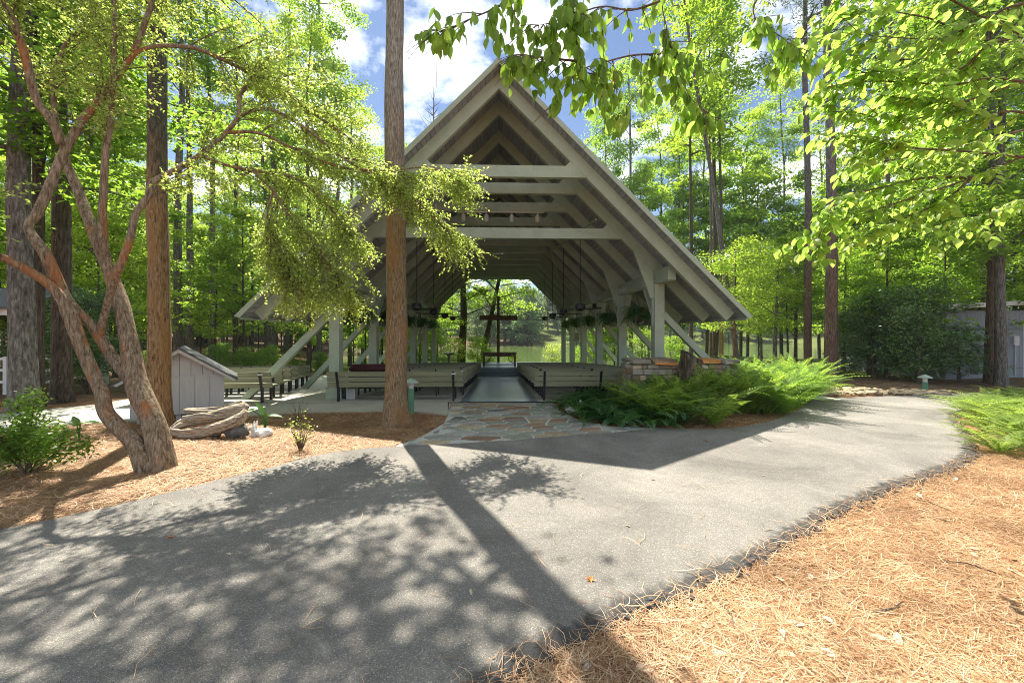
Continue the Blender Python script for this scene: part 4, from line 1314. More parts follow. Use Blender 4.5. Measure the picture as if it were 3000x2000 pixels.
# ------------------------------------------------------------------ the tall trunk in front
def tall_tree(loc, r0, H, m, label, cat, crown_z, name, flare=1.5, lean=(0, 0), leaf='leaf_a', nl=9000, crown_r=3.2, seg=26, seed=0, lobes=True, L=.13, nlimb=16, side=None):
    r = thing(name, label, cat, loc)
    zs = [0, .05, .12, .22, .38, .6, .9] + [1.2 + .45 * i for i in range(int((H - 1.2) / .45) + 1)]
    pts = [Vector((lean[0] * z + .05 * mnoise.noise((z * .25, seed, 0)), lean[1] * z + .05 * mnoise.noise((0, z * .25, seed)), z - .05)) for z in zs]
    rad = [r0 * (1 - .55 * z / H) * (1 + (flare - 1) * math.exp(-z / .28)) for z in zs]
    lf = (lambda i, a: .30 * math.exp(-zs[i] / .25) * math.sin(3 * a + seed) + .10 * math.exp(-zs[i] / .4) * math.sin(5 * a + 2 * seed)) if lobes else None
    MB().tube(pts, rad, seg, .16, seed, True, lf).obj('trunk', m, r, True)
    lim = MB(); cents = []
    for k in range(nlimb):
        z = crown_z + (H - crown_z) * (k / nlimb)
        a = k * 2.4 + seed if side is None else side + 1.5 * math.sin(k * 2.4); ln = crown_r * (1 - .5 * (z - crown_z) / (H - crown_z)) * random.uniform(.6, 1.1)  # side turns the out-of-view crown so its shade falls on the path
        p0 = Vector((lean[0] * z, lean[1] * z, z)); tip = p0 + Vector((math.cos(a) * ln, math.sin(a) * ln, random.uniform(.1, .6) * ln))
        mid = (p0 + tip) / 2 + Vector((0, 0, .12 * ln))
        lim.tube(smooth_path([p0, mid, tip], 3), lerp_list([r0 * .28, r0 * .18, r0 * .06], 3), 6)
        for t in (.45, .65, .85, 1.0): cents.append(tuple(p0.lerp(tip, t) + Vector((random.uniform(-.5, .5), random.uniform(-.5, .5), random.uniform(-.1, .4)))))
    lim.obj('limbs', m, r, True)
    cents = np.array(cents); rr = np.tile(np.array([.9, .9, .4]), (len(cents), 1)) * crown_r / 3.2
    V, Fq = leaf_cluster(cents, rr, nl, L, .6)
    link('crown', npmesh('crown', V, Fq), M[leaf], r)
    return r
p = G(1158, 1243)
tall_tree((p.x, p.y, 0), .19, 19, M['bark_big'], 'tall straight trunk with orange brown bark standing before the pavilion', 'tree', 8.4, 'hardwood_tree', 1.6, seed=1, leaf='leaf_a', crown_r=3.0, nl=7000, nlimb=20, side=PI + .75)
tall_tree((XA(461, 6.9), 6.9, 0), .165, 16, M['bark_pine'], 'straight trunk with furrowed tan bark in front of the small shed', 'tree', 8.2, 'hardwood_tree', 1.35, seed=5, crown_r=3.4, nl=8000, nlimb=22, side=-.9)

# ------------------------------------------------------------------ crape myrtle: limbs traced and given depth
mb_ = G(512, 1372)
my = thing('crape_myrtle', 'leaning multi stemmed tree with orange and grey bark at the left', 'tree', tuple(mb_))
MY = mb_.y
limbs = [  # (x, y, depth offset, radius px)
    ([(482, 1390, 0, 52), (478, 1345, 0, 44), (451, 1236, .02, 38), (402, 1124, .05, 34), (380, 1013, .1, 27), (357, 901, .15, 24), (326, 812, .2, 22), (290, 722, .2, 20), (250, 620, .25, 18), (219, 536, .3, 16), (199, 490, .3, 14)], 'r'),
    ([(432, 1384, -.1, 34), (398, 1300, -.1, 30), (348, 1249, -.12, 28), (312, 1205, -.12, 25), (299, 1146, -.12, 23), (268, 1080, -.12, 22), (232, 990, -.15, 21), (205, 914, -.15, 24), (178, 847, -.15, 21), (134, 745, -.2, 19), (112, 715, -.2, 18), (85, 665, -.2, 15), (112, 622, -.15, 16), (143, 551, -.1, 16), (189, 444, 0, 15), (245, 352, .1, 14), (286, 301, .15, 13), (316, 260, .2, 12), (388, 158, .3, 11), (434, 41, .4, 9), (462, -60, .5, 8)], 'r'),
    ([(205, 914, -.15, 20), (187, 887, -.2, 17), (150, 838, -.25, 16), (76, 789, -.35, 15), (0, 752, -.5, 13), (-120, 700, -.7, 10), (-260, 600, -.9, 6)], 'r'),
    ([(415, 1150, .05, 24), (339, 1057, .1, 21), (290, 985, .05, 19), (268, 950, 0, 17), (232, 914, -.1, 15), (205, 880, -.14, 12)], 'r'),
    ([(290, 985, .05, 16), (304, 930, 0, 12), (330, 834, -.1, 13), (357, 767, -.15, 13), (384, 690, -.1, 12), (398, 628, -.05, 12), (434, 577, 0, 12), (449, 536, .05, 12), (510, 500, .2, 11), (587, 454, .35, 10), (663, 388, .5, 9), (699, 337, .55, 7), (704, 280, .6, 6), (735, 224, .7, 5)], 'r'),
    ([(306, 760, .2, 17), (300, 640, .1, 14), (303, 561, .1, 13), (311, 434, .1, 11), (327, 326, .15, 10), (332, 153, .2, 8), (337, 51, .3, 7), (332, -60, .4, 6)], 'r'),
    ([(178, 425, -.1, 12), (153, 357, -.15, 13), (107, 291, -.2, 13), (77, 179, -.3, 13), (46, 77, -.4, 11), (10, 0, -.5, 10), (-40, -90, -.6, 8)], 'r'),
    ([(199, 490, .3, 13), (185, 420, .25, 11), (160, 330, .2, 9), (165, 220, .3, 7), (200, 120, .5, 6), (290, 60, .7, 5)], 'r'),
    ([(316, 260, .2, 9), (413, 148, .25, 7), (551, 138, .4, 8), (638, 168, .6, 8), (724, 209, .8, 7), (800, 240, 1.0, 6), (900, 320, 1.2, 5), (1010, 395, 1.4, 4)], 'r'),
    ([(587, 454, .35, 8), (650, 480, .5, 6), (740, 500, .7, 6), (860, 520, .9, 5), (960, 600, 1.1, 4), (1010, 680, 1.2, 3)], 'r'),
    ([(699, 337, .55, 7), (790, 320, .7, 6), (900, 380, .9, 5), (1000, 460, 1.1, 5), (1120, 530, 1.3, 4), (1220, 600, 1.4, 3), (1320, 680, 1.5, 2)], 'r'),
    ([(663, 388, .5, 7), (760, 390, .6, 6), (870, 440, .8, 5), (1000, 490, 1.0, 4), (1140, 500, 1.2, 4), (1250, 490, 1.3, 3), (1330, 520, 1.4, 2)], 'r'),
    ([(740, 500, .7, 5), (800, 560, .7, 5), (850, 640, .75, 4), (930, 720, .8, 4), (990, 830, .85, 3)], 'r'),
    ([(800, 560, .7, 4), (780, 640, .65, 4), (800, 720, .65, 3), (850, 810, .65, 2)], 'r'),
]
def toL(q): return Q(q[0], q[1], MY + q[2]) - mb_
trunk_mb = MB(); limb_mb = MB(); curves = []
for i, (pts, _) in enumerate(limbs):
    P = smooth_path([toL(q) for q in pts], 5)
    R = lerp_list([q[3] * .72 / F_PX * (MY + q[2]) for q in pts], 5)
    big = i < 4
    (trunk_mb if big else limb_mb).tube(P, R, 16 if big else 10, .22 if big else .14, i * 2.3)
    curves.append((P, i))
trunk_mb.obj('trunk', M['bark_myrtle'], my, True)
limb_mb.obj('limbs', M['bark_myrtle'], my, True)
# leafy branches and twigs
br_mb = MB(); LP, LA = [], []
def leafy(P0, direction, ln, ntw, tl, start_r, bend=(0, 0, -.25), spacing=.028):
    pts = [Vector(P0)]; d = Vector(direction).normalized(); n_ = 9
    for k in range(n_):
        d = (d + Vector(bend) * (.16) + Vector((random.uniform(-.12, .12), random.uniform(-.12, .12), random.uniform(-.1, .1)))).normalized()
        pts.append(pts[-1] + d * ln / n_)
    br_mb.tube(pts, [start_r * (1 - .85 * k / n_) + .001 for k in range(n_ + 1)], 5, cap=False)
    for k in range(ntw):
        t = random.uniform(.15, 1.0) * n_; i = min(int(t), n_ - 1)
        q = pts[i].lerp(pts[i + 1], t - i); bd = (pts[i + 1] - pts[i]).normalized()
        td = (bd * random.uniform(.3, 1.0) + Vector((random.uniform(-1, 1), random.uniform(-1, 1), random.uniform(-.7, .35)))).normalized()
        L_ = random.uniform(.5, 1.15) * tl
        tw = [q]
        for s in range(4):
            td = (td + Vector((0, 0, -.10)) + Vector((random.uniform(-.15, .15),) * 3)).normalized()
            tw.append(tw[-1] + td * L_ / 4)
        br_mb.tube(tw, [.0022, .0018, .0014, .001, .0007], 3, cap=False)
        nn = int(L_ / spacing)
        for j in range(nn):
            u = (j + random.random() * .6) / nn * 4; ii = min(int(u), 3)
            pp = tw[ii].lerp(tw[ii + 1], u - ii)
            side = Vector((random.uniform(-1, 1), random.uniform(-1, 1), random.uniform(-.6, .5))).normalized()
            LP.append(tuple(pp)); LA.append(tuple((td * .6 + side)))
for P, i in curves:
    if i < 2: rngp = [.72, .8, .88, .95, 1.0] if i == 1 else []
    elif i in (2,): rngp = [.6, .75, .85, .95, 1.0]
    elif i in (0, 3): rngp = []
    else: rngp = [.45, .55, .62, .7, .76, .82, .88, .93, .97, 1.0] if i < 9 else [.3, .4, .5, .58, .66, .73, .8, .86, .9, .94, .97, 1.0]
    for t in rngp:
        k = min(int(t * (len(P) - 1)), len(P) - 2)
        bd = (P[k + 1] - P[k]).normalized()
        for rep in range(2 if i < 9 else 3):
            d = bd + Vector((random.uniform(-.6, .9), random.uniform(-.5, .9), random.uniform(-.7, .6)))
            leafy(P[k], d, random.uniform(.5, 1.0) if i < 9 else random.uniform(.35, .8), 17, .36, .006)
# sprays that hang before the roof and the trunk (pixel targets with their own depth)
for (x0_, y0_, d0, x1_, y1_, d1) in ((1000, 460, 1.1, 1330, 515, 1.3), (1120, 530, 1.3, 1370, 690, 1.5), (1220, 600, 1.4, 1345, 715, 1.6), (1010, 680, 1.2, 1050, 800, 1.3), (990, 830, .85, 900, 900, .9),
        (930, 720, .8, 780, 830, .8), (850, 810, .65, 740, 830, .7), (960, 600, 1.1, 900, 780, 1.0), (870, 440, .8, 1000, 560, .9), (1140, 500, 1.2, 1200, 640, 1.3), (800, 560, .7, 700, 700, .6), (860, 520, .9, 800, 640, .8), (990, 830, .85, 1010, 870, .9), (930, 720, .8, 1040, 730, .9), (740, 500, .7, 640, 560, .5), (1010, 395, 1.4, 1100, 480, 1.5), (900, 320, 1.2, 1080, 360, 1.4), (800, 240, 1.0, 1000, 250, 1.3), (900, 320, 1.2, 960, 420, 1.1), (551, 138, .4, 720, 60, .6), (638, 168, .6, 800, 90, .8), (638, 168, .6, 700, 300, .5), (724, 209, .8, 900, 120, 1.1), (724, 209, .8, 820, 330, .8), (800, 240, 1.0, 960, 180, 1.2), (800, 240, 1.0, 900, 400, .9), (900, 320, 1.2, 1040, 280, 1.4), (650, 480, .5, 760, 600, .5), (704, 280, .6, 820, 200, .6), (735, 224, .7, 820, 60, .9), (735, 224, .7, 690, 90, .6), (587, 454, .35, 640, 330, .3), (760, 390, .6, 880, 330, .7), (551, 138, .4, 560, 280, .3)):
    a = toL((x0_, y0_, d0)); b = toL((x1_, y1_, d1))
    for rep in range(1 if y1_ > 560 else 2):
        leafy(a, b - a + Vector((random.uniform(-.1, .1), random.uniform(-.2, .2), random.uniform(-.05, .1))), (b - a).length * random.uniform(.8, 1.05), 13, .3, .007, (0, 0, -.12))
# a high top to the tree that shades the path below
for k in range(46):
    a0 = toL((random.uniform(-200, 650), random.uniform(-330, -10), random.uniform(-.4, 1.4)))
    leafy(a0, Vector((random.uniform(-1, 1), random.uniform(-1, 1), random.uniform(-.3, .8))), random.uniform(.7, 1.3), 12, .42, .012)
top_mb = MB()
for (x, y, d) in ((462, -60, .5), (332, -60, .4), (-40, -90, -.6)):
    for k in range(4):
        a = toL((x, y, d)); b = toL((x + random.uniform(-250, 260), y - random.uniform(120, 320), d + random.uniform(-.5, .9)))
        top_mb.tube(smooth_path([a, (a + b) / 2 + Vector((random.uniform(-.1, .1), random.uniform(-.1, .1), .1)), b], 4), lerp_list([.026, .018, .006], 4), 6)
top_mb.obj('limbs', M['bark_myrtle'], my, True)
br_mb.obj('branches', M['twig'], my)
LP = np.array(LP); LA = np.array(LA)
V, Fq = leaf_cloud(LP, LA, rand_unit(len(LP)) * .6 + np.array([0, 0, .6]), .043, .6)
link('foliage', npmesh('foliage', V, Fq), M['leaf_myrtle'], my)
N_MY = len(LP)

# ------------------------------------------------------------------ dogwood overhanging at the top right
dg = thing('dogwood_tree', 'branches of large light green leaves hanging in from the top right', 'tree', (5.6, 2.9, 0))
dl = Vector(dg.location)
MB().tube(smooth_path([(0, 0, -.05), (.05, 0, 1.0), (-.05, .05, 2.2), (.0, .1, 3.6), (-.1, .1, 5.0)], 5), lerp_list([.13, .11, .095, .08, .05], 5), 12, .15, 3).obj('trunk', M['bark_grey'], dg, True)
def dq(x, y, Y): return Q(x, y, Y) - dl
dbr = [
    ([(3500, -250, 2.9), (2500, -260, 2.7), (2050, -120, 2.6), (1945, 0, 2.55), (1952, 125, 2.5), (1850, 290, 2.45), (1790, 360, 2.45)], 'hang'),
    ([(1952, 125, 2.5), (1990, 170, 2.5), (1985, 250, 2.5), (2060, 320, 2.5), (2080, 340, 2.5)], 'hang'),
    ([(2500, -260, 2.7), (1900, -160, 2.5), (1680, -20, 2.4), (1692, 60, 2.4), (1693, 180, 2.4), (1760, 240, 2.4)], 'hang'),
    ([(1900, -160, 2.5), (1560, -50, 2.4), (1480, 10, 2.35), (1380, 55, 2.35), (1310, 85, 2.3), (1262, 90, 2.3)], 'hang'),
    ([(2400, -200, 2.7), (2230, -20, 2.6), (2215, 60, 2.55), (2290, 110, 2.5), (2330, 150, 2.5)], 'hang'),
    ([(1945, 0, 2.55), (1850, 30, 2.5), (1760, 20, 2.45), (1640, 60, 2.4), (1550, 80, 2.4)], 'hang'),
    ([(1693, 180, 2.4), (1600, 170, 2.4), (1560, 165, 2.35), (1520, 160, 2.35), (1490, 175, 2.35)], 'hang'),
    ([(1990, 170, 2.5), (1880, 160, 2.5), (1780, 180, 2.45), (1690, 215, 2.4), (1640, 300, 2.4)], 'hang'),
    ([(3300, 0, 3.0), (3000, 105, 3.1), (2900, 118, 3.1), (2820, 100, 3.05), (2740, 60, 3.0), (2650, 40, 3.0), (2560, 30, 2.95), (2460, 60, 2.9)], 'side'),
    ([(3400, 40, 3.1), (3000, 120, 3.2), (2850, 145, 3.2), (2700, 172, 3.15), (2600, 172, 3.1), (2500, 165, 3.05), (2400, 130, 3.0)], 'side'),
    ([(3400, 150, 3.1), (3000, 240, 3.2), (2850, 290, 3.25), (2700, 345, 3.2), (2600, 350, 3.2), (2500, 330, 3.15), (2410, 330, 3.1)], 'side'),
    ([(3000, 240, 3.2), (2900, 230, 3.2), (2780, 250, 3.2), (2650, 240, 3.15), (2520, 240, 3.1), (2420, 255, 3.1)], 'side'),
    ([(3400, 350, 3.2), (3000, 460, 3.4), (2850, 520, 3.4), (2700, 570, 3.4), (2550, 620, 3.35), (2450, 650, 3.3), (2390, 690, 3.3)], 'side'),
    ([(2850, 520, 3.4), (2720, 520, 3.4), (2600, 545, 3.35), (2500, 570, 3.35), (2420, 620, 3.3)], 'side'),
    ([(3400, 260, 3.3), (3000, 380, 3.5), (2850, 420, 3.5), (2720, 450, 3.4), (2580, 470, 3.4), (2480, 450, 3.3)], 'side'),
    ([(3400, 500, 3.6), (3100, 560, 3.8), (2960, 600, 3.8), (2850, 640, 3.8)], 'side'),
    ([(3000, 460, 3.4), (2900, 450, 3.3), (2780, 440, 3.2), (2640, 430, 3.1), (2520, 400, 3.1), (2430, 400, 3.1)], 'side'),
    ([(3400, 420, 3.0), (3000, 330, 3.0), (2880, 340, 3.0), (2760, 300, 3.0), (2640, 290, 3.0)], 'side'),
    ([(3400, -60, 2.7), (3000, 10, 2.8), (2880, 60, 2.8), (2760, 110, 2.8), (2620, 110, 2.8), (2500, 100, 2.8)], 'side'),
    ([(2900, 118, 3.1), (2820, 200, 3.2), (2720, 215, 3.2), (2600, 210, 3.1), (2500, 215, 3.1)], 'side'),
    ([(2850, 520, 3.4), (2760, 590, 3.4), (2650, 640, 3.4), (2560, 680, 3.35)], 'side'),
    ([(3000, 105, 3.1), (2860, 40, 3.1), (2760, -10, 3.1), (2600, -40, 3.0), (2420, 0, 2.9)], 'side'),
]
dmb = MB(); BL = []
for bi, (pts, kind) in enumerate(dbr):
    P = smooth_path([dq(*q) for q in pts], 6)
    if pts[0][0] >= 3300:
        P = [Vector((-.02, .08, min(4.8, P[0].z * .85)))] + P
    R = [.012 * (1 - .86 * k / (len(P) - 1)) for k in range(len(P))]
    if kind == 'hang': R = [r * .62 for r in R]
    bo_ = MB().tube(P, R, 6, cap=False).obj('branch', M['twig'], dg, True)
    vis = [k for k in range(len(P)) if k > (6 if pts[0][1] < 0 or pts[0][0] > 3000 else 1)]
    ntw = 34 if kind == 'side' else 30
    tw_mb = MB()
    for j in range(ntw):
        k = random.choice(vis)
        q = P[k]; bd = (P[min(k + 1, len(P) - 1)] - P[max(k - 1, 0)]).normalized()
        ln = random.uniform(.12, .42) if kind == 'side' else random.uniform(.1, .3)
        if kind == 'hang': td = (bd * .4 + Vector((random.uniform(-1, 1), random.uniform(-.8, .8), random.uniform(-.7, .25)))).normalized()
        else: td = (bd * .8 + Vector((random.uniform(-.7, .7), random.uniform(-.8, .8), random.uniform(-.5, .25)))).normalized()
        tw = [q]
        for s in range(4):
            td = (td + Vector((0, 0, -.13 if kind == 'hang' else -.05))).normalized(); tw.append(tw[-1] + td * ln / 4)
        tw_mb.tube(tw, [.003, .0026, .002, .0015, .001], 4, cap=False)
        npair = max(2, int(ln / .075))
        for s in range(npair):
            u = min(3.999, (s + .6) / npair * 4); ii = int(u)
            pp = tw[ii].lerp(tw[ii + 1], u - ii)
            for sd in (-1, 1):
                side = td.cross(Vector((random.uniform(-.3, .3), random.uniform(-.3, .3), 1))).normalized() * sd
                if kind == 'hang': ax = side * random.uniform(.25, .6) + td * .3 + Vector((0, 0, -1.0))
                else: ax = side * .8 + td * .5 + Vector((0, 0, random.uniform(-.75, -.1)))
                BL.append((bo_, pp, ax.normalized(), kind))
    if tw_mb.v: tw_mb.obj('twigs', M['twig'], bo_)['kind'] = 'stuff'
def big_leaf(seed):
    prof = [(0, 0), (.08, .14), (.22, .255), (.4, .30), (.58, .275), (.75, .19), (.9, .075), (1.0, 0)]
    V, Fc = [], []
    for t, w in prof:
        z = -.16 * t * t + .03 * math.sin(t * 5 + seed)
        w2 = w * (1 + .08 * mnoise.noise((t * 5, seed, 0)))
        V += [(t, -w2, z + w * .22), (t, -w2 * .5, z + w * .06), (t, 0, z), (t, w * .5, z + w * .06), (t, w, z + w * .22)]
    for i in range(len(prof) - 1):
        a = i * 5
        for k in range(4): Fc.append((a + k, a + 5 + k, a + 6 + k, a + k + 1))
    me = pyd('leaf', V, Fc); me.materials.append(M['leaf_dogwood'])
    me.polygons.foreach_set('use_smooth', [True] * len(me.polygons))
    return me
blv = [big_leaf(k * 1.9) for k in range(5)]
# nearest leaves are objects of their own, the rest is one mesh
def scr(pp):
    w = pp + dl - Vector((0, 0, CAM_H)); dpt = w.dot(FW)
    return (1500 + F_PX * w.dot(RT) / dpt, 976 - F_PX * w.z / dpt, dpt)
inview = []; rest = []
for e in BL:
    sx_, sy_, dpt = scr(e[1])
    if e[3] == 'hang':              # the hanging sprays thin out towards the gable
        low = 130 if sx_ < 1480 else (280 if sx_ < 1620 else 370)
        if sy_ > low or (sx_ < 1620 and random.random() < .25): continue
    (inview if (-20 < sx_ < 3020 and -40 < sy_ < 2000) else rest).append((dpt, e))
inview.sort(key=lambda t: t[0])
N_DG = len(inview)
def leaf_mtx(pp, ax, kind, L):
    nrm = Vector((random.uniform(-.8, .8), random.uniform(-1.0, .2), random.uniform(.1, .6))) if kind == 'hang' else Vector((random.uniform(-.5, .5), random.uniform(-.5, .5), 1))
    y = nrm.cross(ax).normalized(); z = ax.cross(y).normalized()
    return Matrix.Translation(pp) @ Matrix(((ax.x, y.x, z.x, 0), (ax.y, y.y, z.y, 0), (ax.z, y.z, z.z, 0), (0, 0, 0, 1))) @ Matrix.Diagonal((L, L, L, 1))
for k, (dpt, (bo_, pp, ax, kind)) in enumerate(inview[:300]):
    o = bpy.data.objects.new('leaf', blv[k % 5]); C.objects.link(o); o.parent = bo_
    o.matrix_local = leaf_mtx(pp, ax, kind, random.uniform(.06, .1) if kind == 'hang' else random.uniform(.065, .115))
rm_ = MB()
for dpt, (bo_, pp, ax, kind) in inview[300:] + rest:
    m4 = leaf_mtx(pp, ax, kind, random.uniform(.055, .105)); me = blv[random.randrange(5)]
    rm_.add([m4 @ v.co for v in me.vertices], [tuple(p.vertices) for p in me.polygons])
fo = rm_.obj('foliage', M['leaf_dogwood'], dg, True); fo['kind'] = 'stuff'
# one turned leaf
ol = link('leaf', blv[0].copy(), None, None); ol.data.materials.clear(); ol.data.materials.append(M['orange_leaf'])
ol.parent = dg; ol.matrix_local = leaf_mtx(dq(1795, 205, 2.4), Vector((.1, 0, -1)), 'hang', .085); ol['label'] = 'single orange leaf among the green'

# ------------------------------------------------------------------ woods: prototypes, then copies
protos = {}
def tree_proto(key, H, r0, cz0, nl, L, W, crown_r, spray, mleaf, nlimb, lean=.0, seed=0, dens_low=1.0, up=.75):
    zs = [0, .1, .3, .7] + [1.2 + (H - 1.2) * k / 9 for k in range(10)]
    tm = MB()
    pth = [Vector((.25 * mnoise.noise((z * .12, seed, 1)) * z / 6, .25 * mnoise.noise((seed, z * .12, 2)) * z / 6, z - .1)) for z in zs]
    tm.tube(pth, [r0 * (1 - .75 * z / H) * (1 + .45 * math.exp(-z / .25)) for z in zs], 10, .12, seed)
    cents, rads = [], []
    def at(z):
        for i in range(len(zs) - 1):
            if zs[i] <= z <= zs[i + 1]: return pth[i].lerp(pth[i + 1], (z - zs[i]) / (zs[i + 1] - zs[i]))
        return pth[-1]
    for k in range(nlimb):
        t = (k + random.random()) / nlimb
        z = cz0 + (H - cz0) * t * .97
        a = k * 2.4 + random.uniform(-.5, .5)
        ln = crown_r * (.55 + .45 * math.sin(PI * min(1, .25 + .75 * t)) ) * random.uniform(.55, 1.15) * (1 - .35 * t)
        p0 = at(z); rise = random.uniform(.0, .55)
        tip = p0 + Vector((math.cos(a) * ln, math.sin(a) * ln, rise * ln))
        mid = (p0 + tip) / 2 + Vector((0, 0, .1 * ln))
        tm.tube([p0, mid, tip], [r0 * .3 * (1 - .6 * t), r0 * .18 * (1 - .6 * t), .008], 5, cap=False)
        for u in (.4, .6, .8, 1.0):
            if random.random() < .85:
                cents.append(tuple(p0.lerp(tip, u) + Vector((random.uniform(-.3, .3), random.uniform(-.3, .3), random.uniform(-.15, .3))) * crown_r / 2.5))
                s = random.uniform(.6, 1.25); rads.append((spray[0] * s, spray[0] * s, spray[1] * s))
    cents = np.array(cents); rads = np.array(rads)
    V, Fq = leaf_cluster(cents, rads, nl, L, W, up, .25)
    protos[key] = (tm.mesh('trunk'), npmesh('crown', V, Fq), mleaf)
    protos[key][0].polygons.foreach_set('use_smooth', [True] * len(protos[key][0].polygons))
for k in range(3):
    tree_proto(f'hard{k}', 17 + 2 * k, .2, 4.6 - k * .8, 15000, .155, .62, 3.6, (.95, .34), 'leaf_a', 26, seed=k * 3.1 + 1)
for k in range(2):
    tree_proto(f'thin{k}', 19 + 2 * k, .2, 11, 4500, .15, .62, 2.6, (.8, .3), 'leaf_a', 16, seed=k * 7.3 + 3)
for k in range(3):
    tree_proto(f'sap{k}', 6.5 + 1.2 * k, .06, 1.5, 8500, .12, .65, 2.2, (.55, .16), 'leaf_b', 26, seed=k * 5.1 + 2)
for k in range(2):
    tree_proto(f'low{k}', 5.5 + k, .08, 2.2, 9000, .10, .6, 2.3, (.6, .22), 'leaf_b', 30, seed=k * 4.7 + 9)
for k in range(2):
    tree_proto(f'pine{k}', 24 + 2 * k, .24, 13, 11000, .22, .13, 3.0, (.75, .3), 'leaf_pine', 24, seed=k * 6.1 + 4, up=.3)
for k in range(3):
    tree_proto(f'far{k}', 13 + 2 * k, .25, 1.5, 5200, .42, .7, 3.8, (1.3, .8), 'leaf_far', 26, seed=k * 8.1 + 6, up=.4)
tree_proto('bush', 4.6, .07, .5, 9000, .16, .35, 2.3, (.6, .4), 'leaf_dark', 34, seed=33, up=.4)
tree_proto('shoreshrub', 2.6, .05, .25, 4200, .10, .5, 1.5, (.5, .3), 'leaf_b', 26, seed=41, up=.4)
meshcache = {}
def tree(key, x, y, label, group=None, s=1.0, tr=None, bark='bark_grey', leaf=None, name='tree', rz=None, lean=(0, 0), z=None, cat='tree', sz=None):
    tm, cm, ml = protos[key]
    r = thing(name, label, cat, (x, y, (ground_z(x, y) if z is None else z)), random.uniform(0, 6.28) if rz is None else rz, group)
    r.scale = (s, s, s * (sz or 1)); r.rotation_euler.x, r.rotation_euler.y = lean
    if lean != (0, 0): r.rotation_euler.z = 0
    for part, me, mt in (('trunk', tm, bark), ('crown', cm, leaf or ml)):
        kk = (me.name, mt)
        if kk not in meshcache:
            m2 = me.copy(); m2.name = part; m2.materials.clear(); m2.materials.append(M[mt]); meshcache[kk] = m2
        o = bpy.data.objects.new(part, meshcache[kk]); C.objects.link(o); o.parent = r
        if part == 'trunk' and tr: o.scale = (tr, tr, 1)
    return r
# trunks one can pick out, by pixel column and distance
def col(px_, Y): return XA(px_, Y)
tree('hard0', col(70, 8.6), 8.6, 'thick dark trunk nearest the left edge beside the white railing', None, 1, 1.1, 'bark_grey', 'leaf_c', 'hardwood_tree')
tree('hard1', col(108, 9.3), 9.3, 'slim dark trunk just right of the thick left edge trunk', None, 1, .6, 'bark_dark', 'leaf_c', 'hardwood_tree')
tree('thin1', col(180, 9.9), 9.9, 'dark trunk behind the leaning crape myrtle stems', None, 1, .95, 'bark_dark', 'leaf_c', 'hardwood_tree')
for (px_, Y, tr, lb) in ((523, 19, 1.0, 'grey trunk in the woods above the small shed'), (556, 20.5, .95, 'second grey trunk close beside the one above the shed'), (620, 21, .8, 'dark trunk in the woods over the shed eave'),
        (690, 22, .7, 'slim trunk left of the pavilion eave'), (797, 27, 1.45, 'pale grey trunk behind the outer left benches'), (784, 29.5, 1.2, 'dark trunk right behind the pale grey trunk left of the pavilion'), (905, 22, .6, 'thin trunk beside the first left strut'), (985, 25, .8, 'trunk in the woods seen beside the front left post')):
    tree(random.choice(['thin0', 'thin1']), col(px_, Y), Y, lb, 'trees in the left woods', 1, tr, 'bark_grey' if tr > .75 else 'bark_dark', None, 'hardwood_tree')
for (px_, Y, tr, key, bk, lb, ln) in ((2434, 14, .82, 'pine0', 'bark_red', 'tall pine with a thick reddish trunk right of the ferns', (0, -.0)),
        (2366, 15.8, .62, 'pine1', 'bark_red', 'slimmer reddish pine left of the thick pine', (0, -.0)),
        (2025, 20, .55, 'thin0', 'bark_dark', 'dark trunk behind the right front strut', (0, 0)), (2082, 21, .4, 'thin1', 'bark_red', 'thin reddish trunk left in the trio behind the stone wall', (0, 0)), (2095, 22, .8, 'thin1', 'bark_dark', 'thicker dark trunk in the trio behind the stone wall', (0, 0)),
        (2113, 20.5, .55, 'thin0', 'bark_pine', 'tan trunk at the right of the trio behind the stone wall', (0, 0)), (2165, 17.5, .6, 'thin1', 'bark_grey', 'leaning grey trunk right of the roof eave', (.0, -.14)),
        (2606, 20, .6, 'pine0', 'bark_grey', 'tall straight trunk above the dark shrub', (0, 0)), (2680, 21, .7, 'hard1', 'bark_dark', 'dark trunk above the dark shrub, right of the straight one', (0, 0)), (2712, 22, .75, 'hard2', 'bark_dark', 'pair partner of the dark trunk above the shrub', (0, 0)),
        (2933, 12.6, .75, 'hard0', 'bark_grey', 'large grey trunk in front of the blue grey building', (0, 0)), (2900, 13.2, .72, 'hard2', 'bark_red', 'dark reddish trunk close left of the large grey trunk by the building', (0, 0))):
    tree(key, col(px_, Y), Y, lb, 'trees in the right woods', 1, tr, bk, None, 'pine_tree' if key[:4] == 'pine' else 'hardwood_tree', None, ln)
for (px_, Y, lb) in ((935, 27, 'tall leafy tree rising behind the left roof slope'), (1025, 33, 'leafy tree behind the roof, nearest the sky gap left of the gable'), (840, 31, 'tall tree behind the left eave of the pavilion')):
    tree(random.choice(['hard0', 'hard2']), col(px_, Y), Y, lb, 'trees in the left woods', 1.1, .8, 'bark_grey', None, 'hardwood_tree', sz=1.22)
for (px_, Y, lb) in ((1850, 31, 'tall leafy tree rising behind the right roof slope'), (1990, 34, 'tall tree directly right of the gable over the lower roof')):
    tree(random.choice(['hard0', 'hard2']), col(px_, Y), Y, lb, 'trees in the right woods', 1.05, .8, 'bark_grey', None, 'hardwood_tree', sz=1.15)
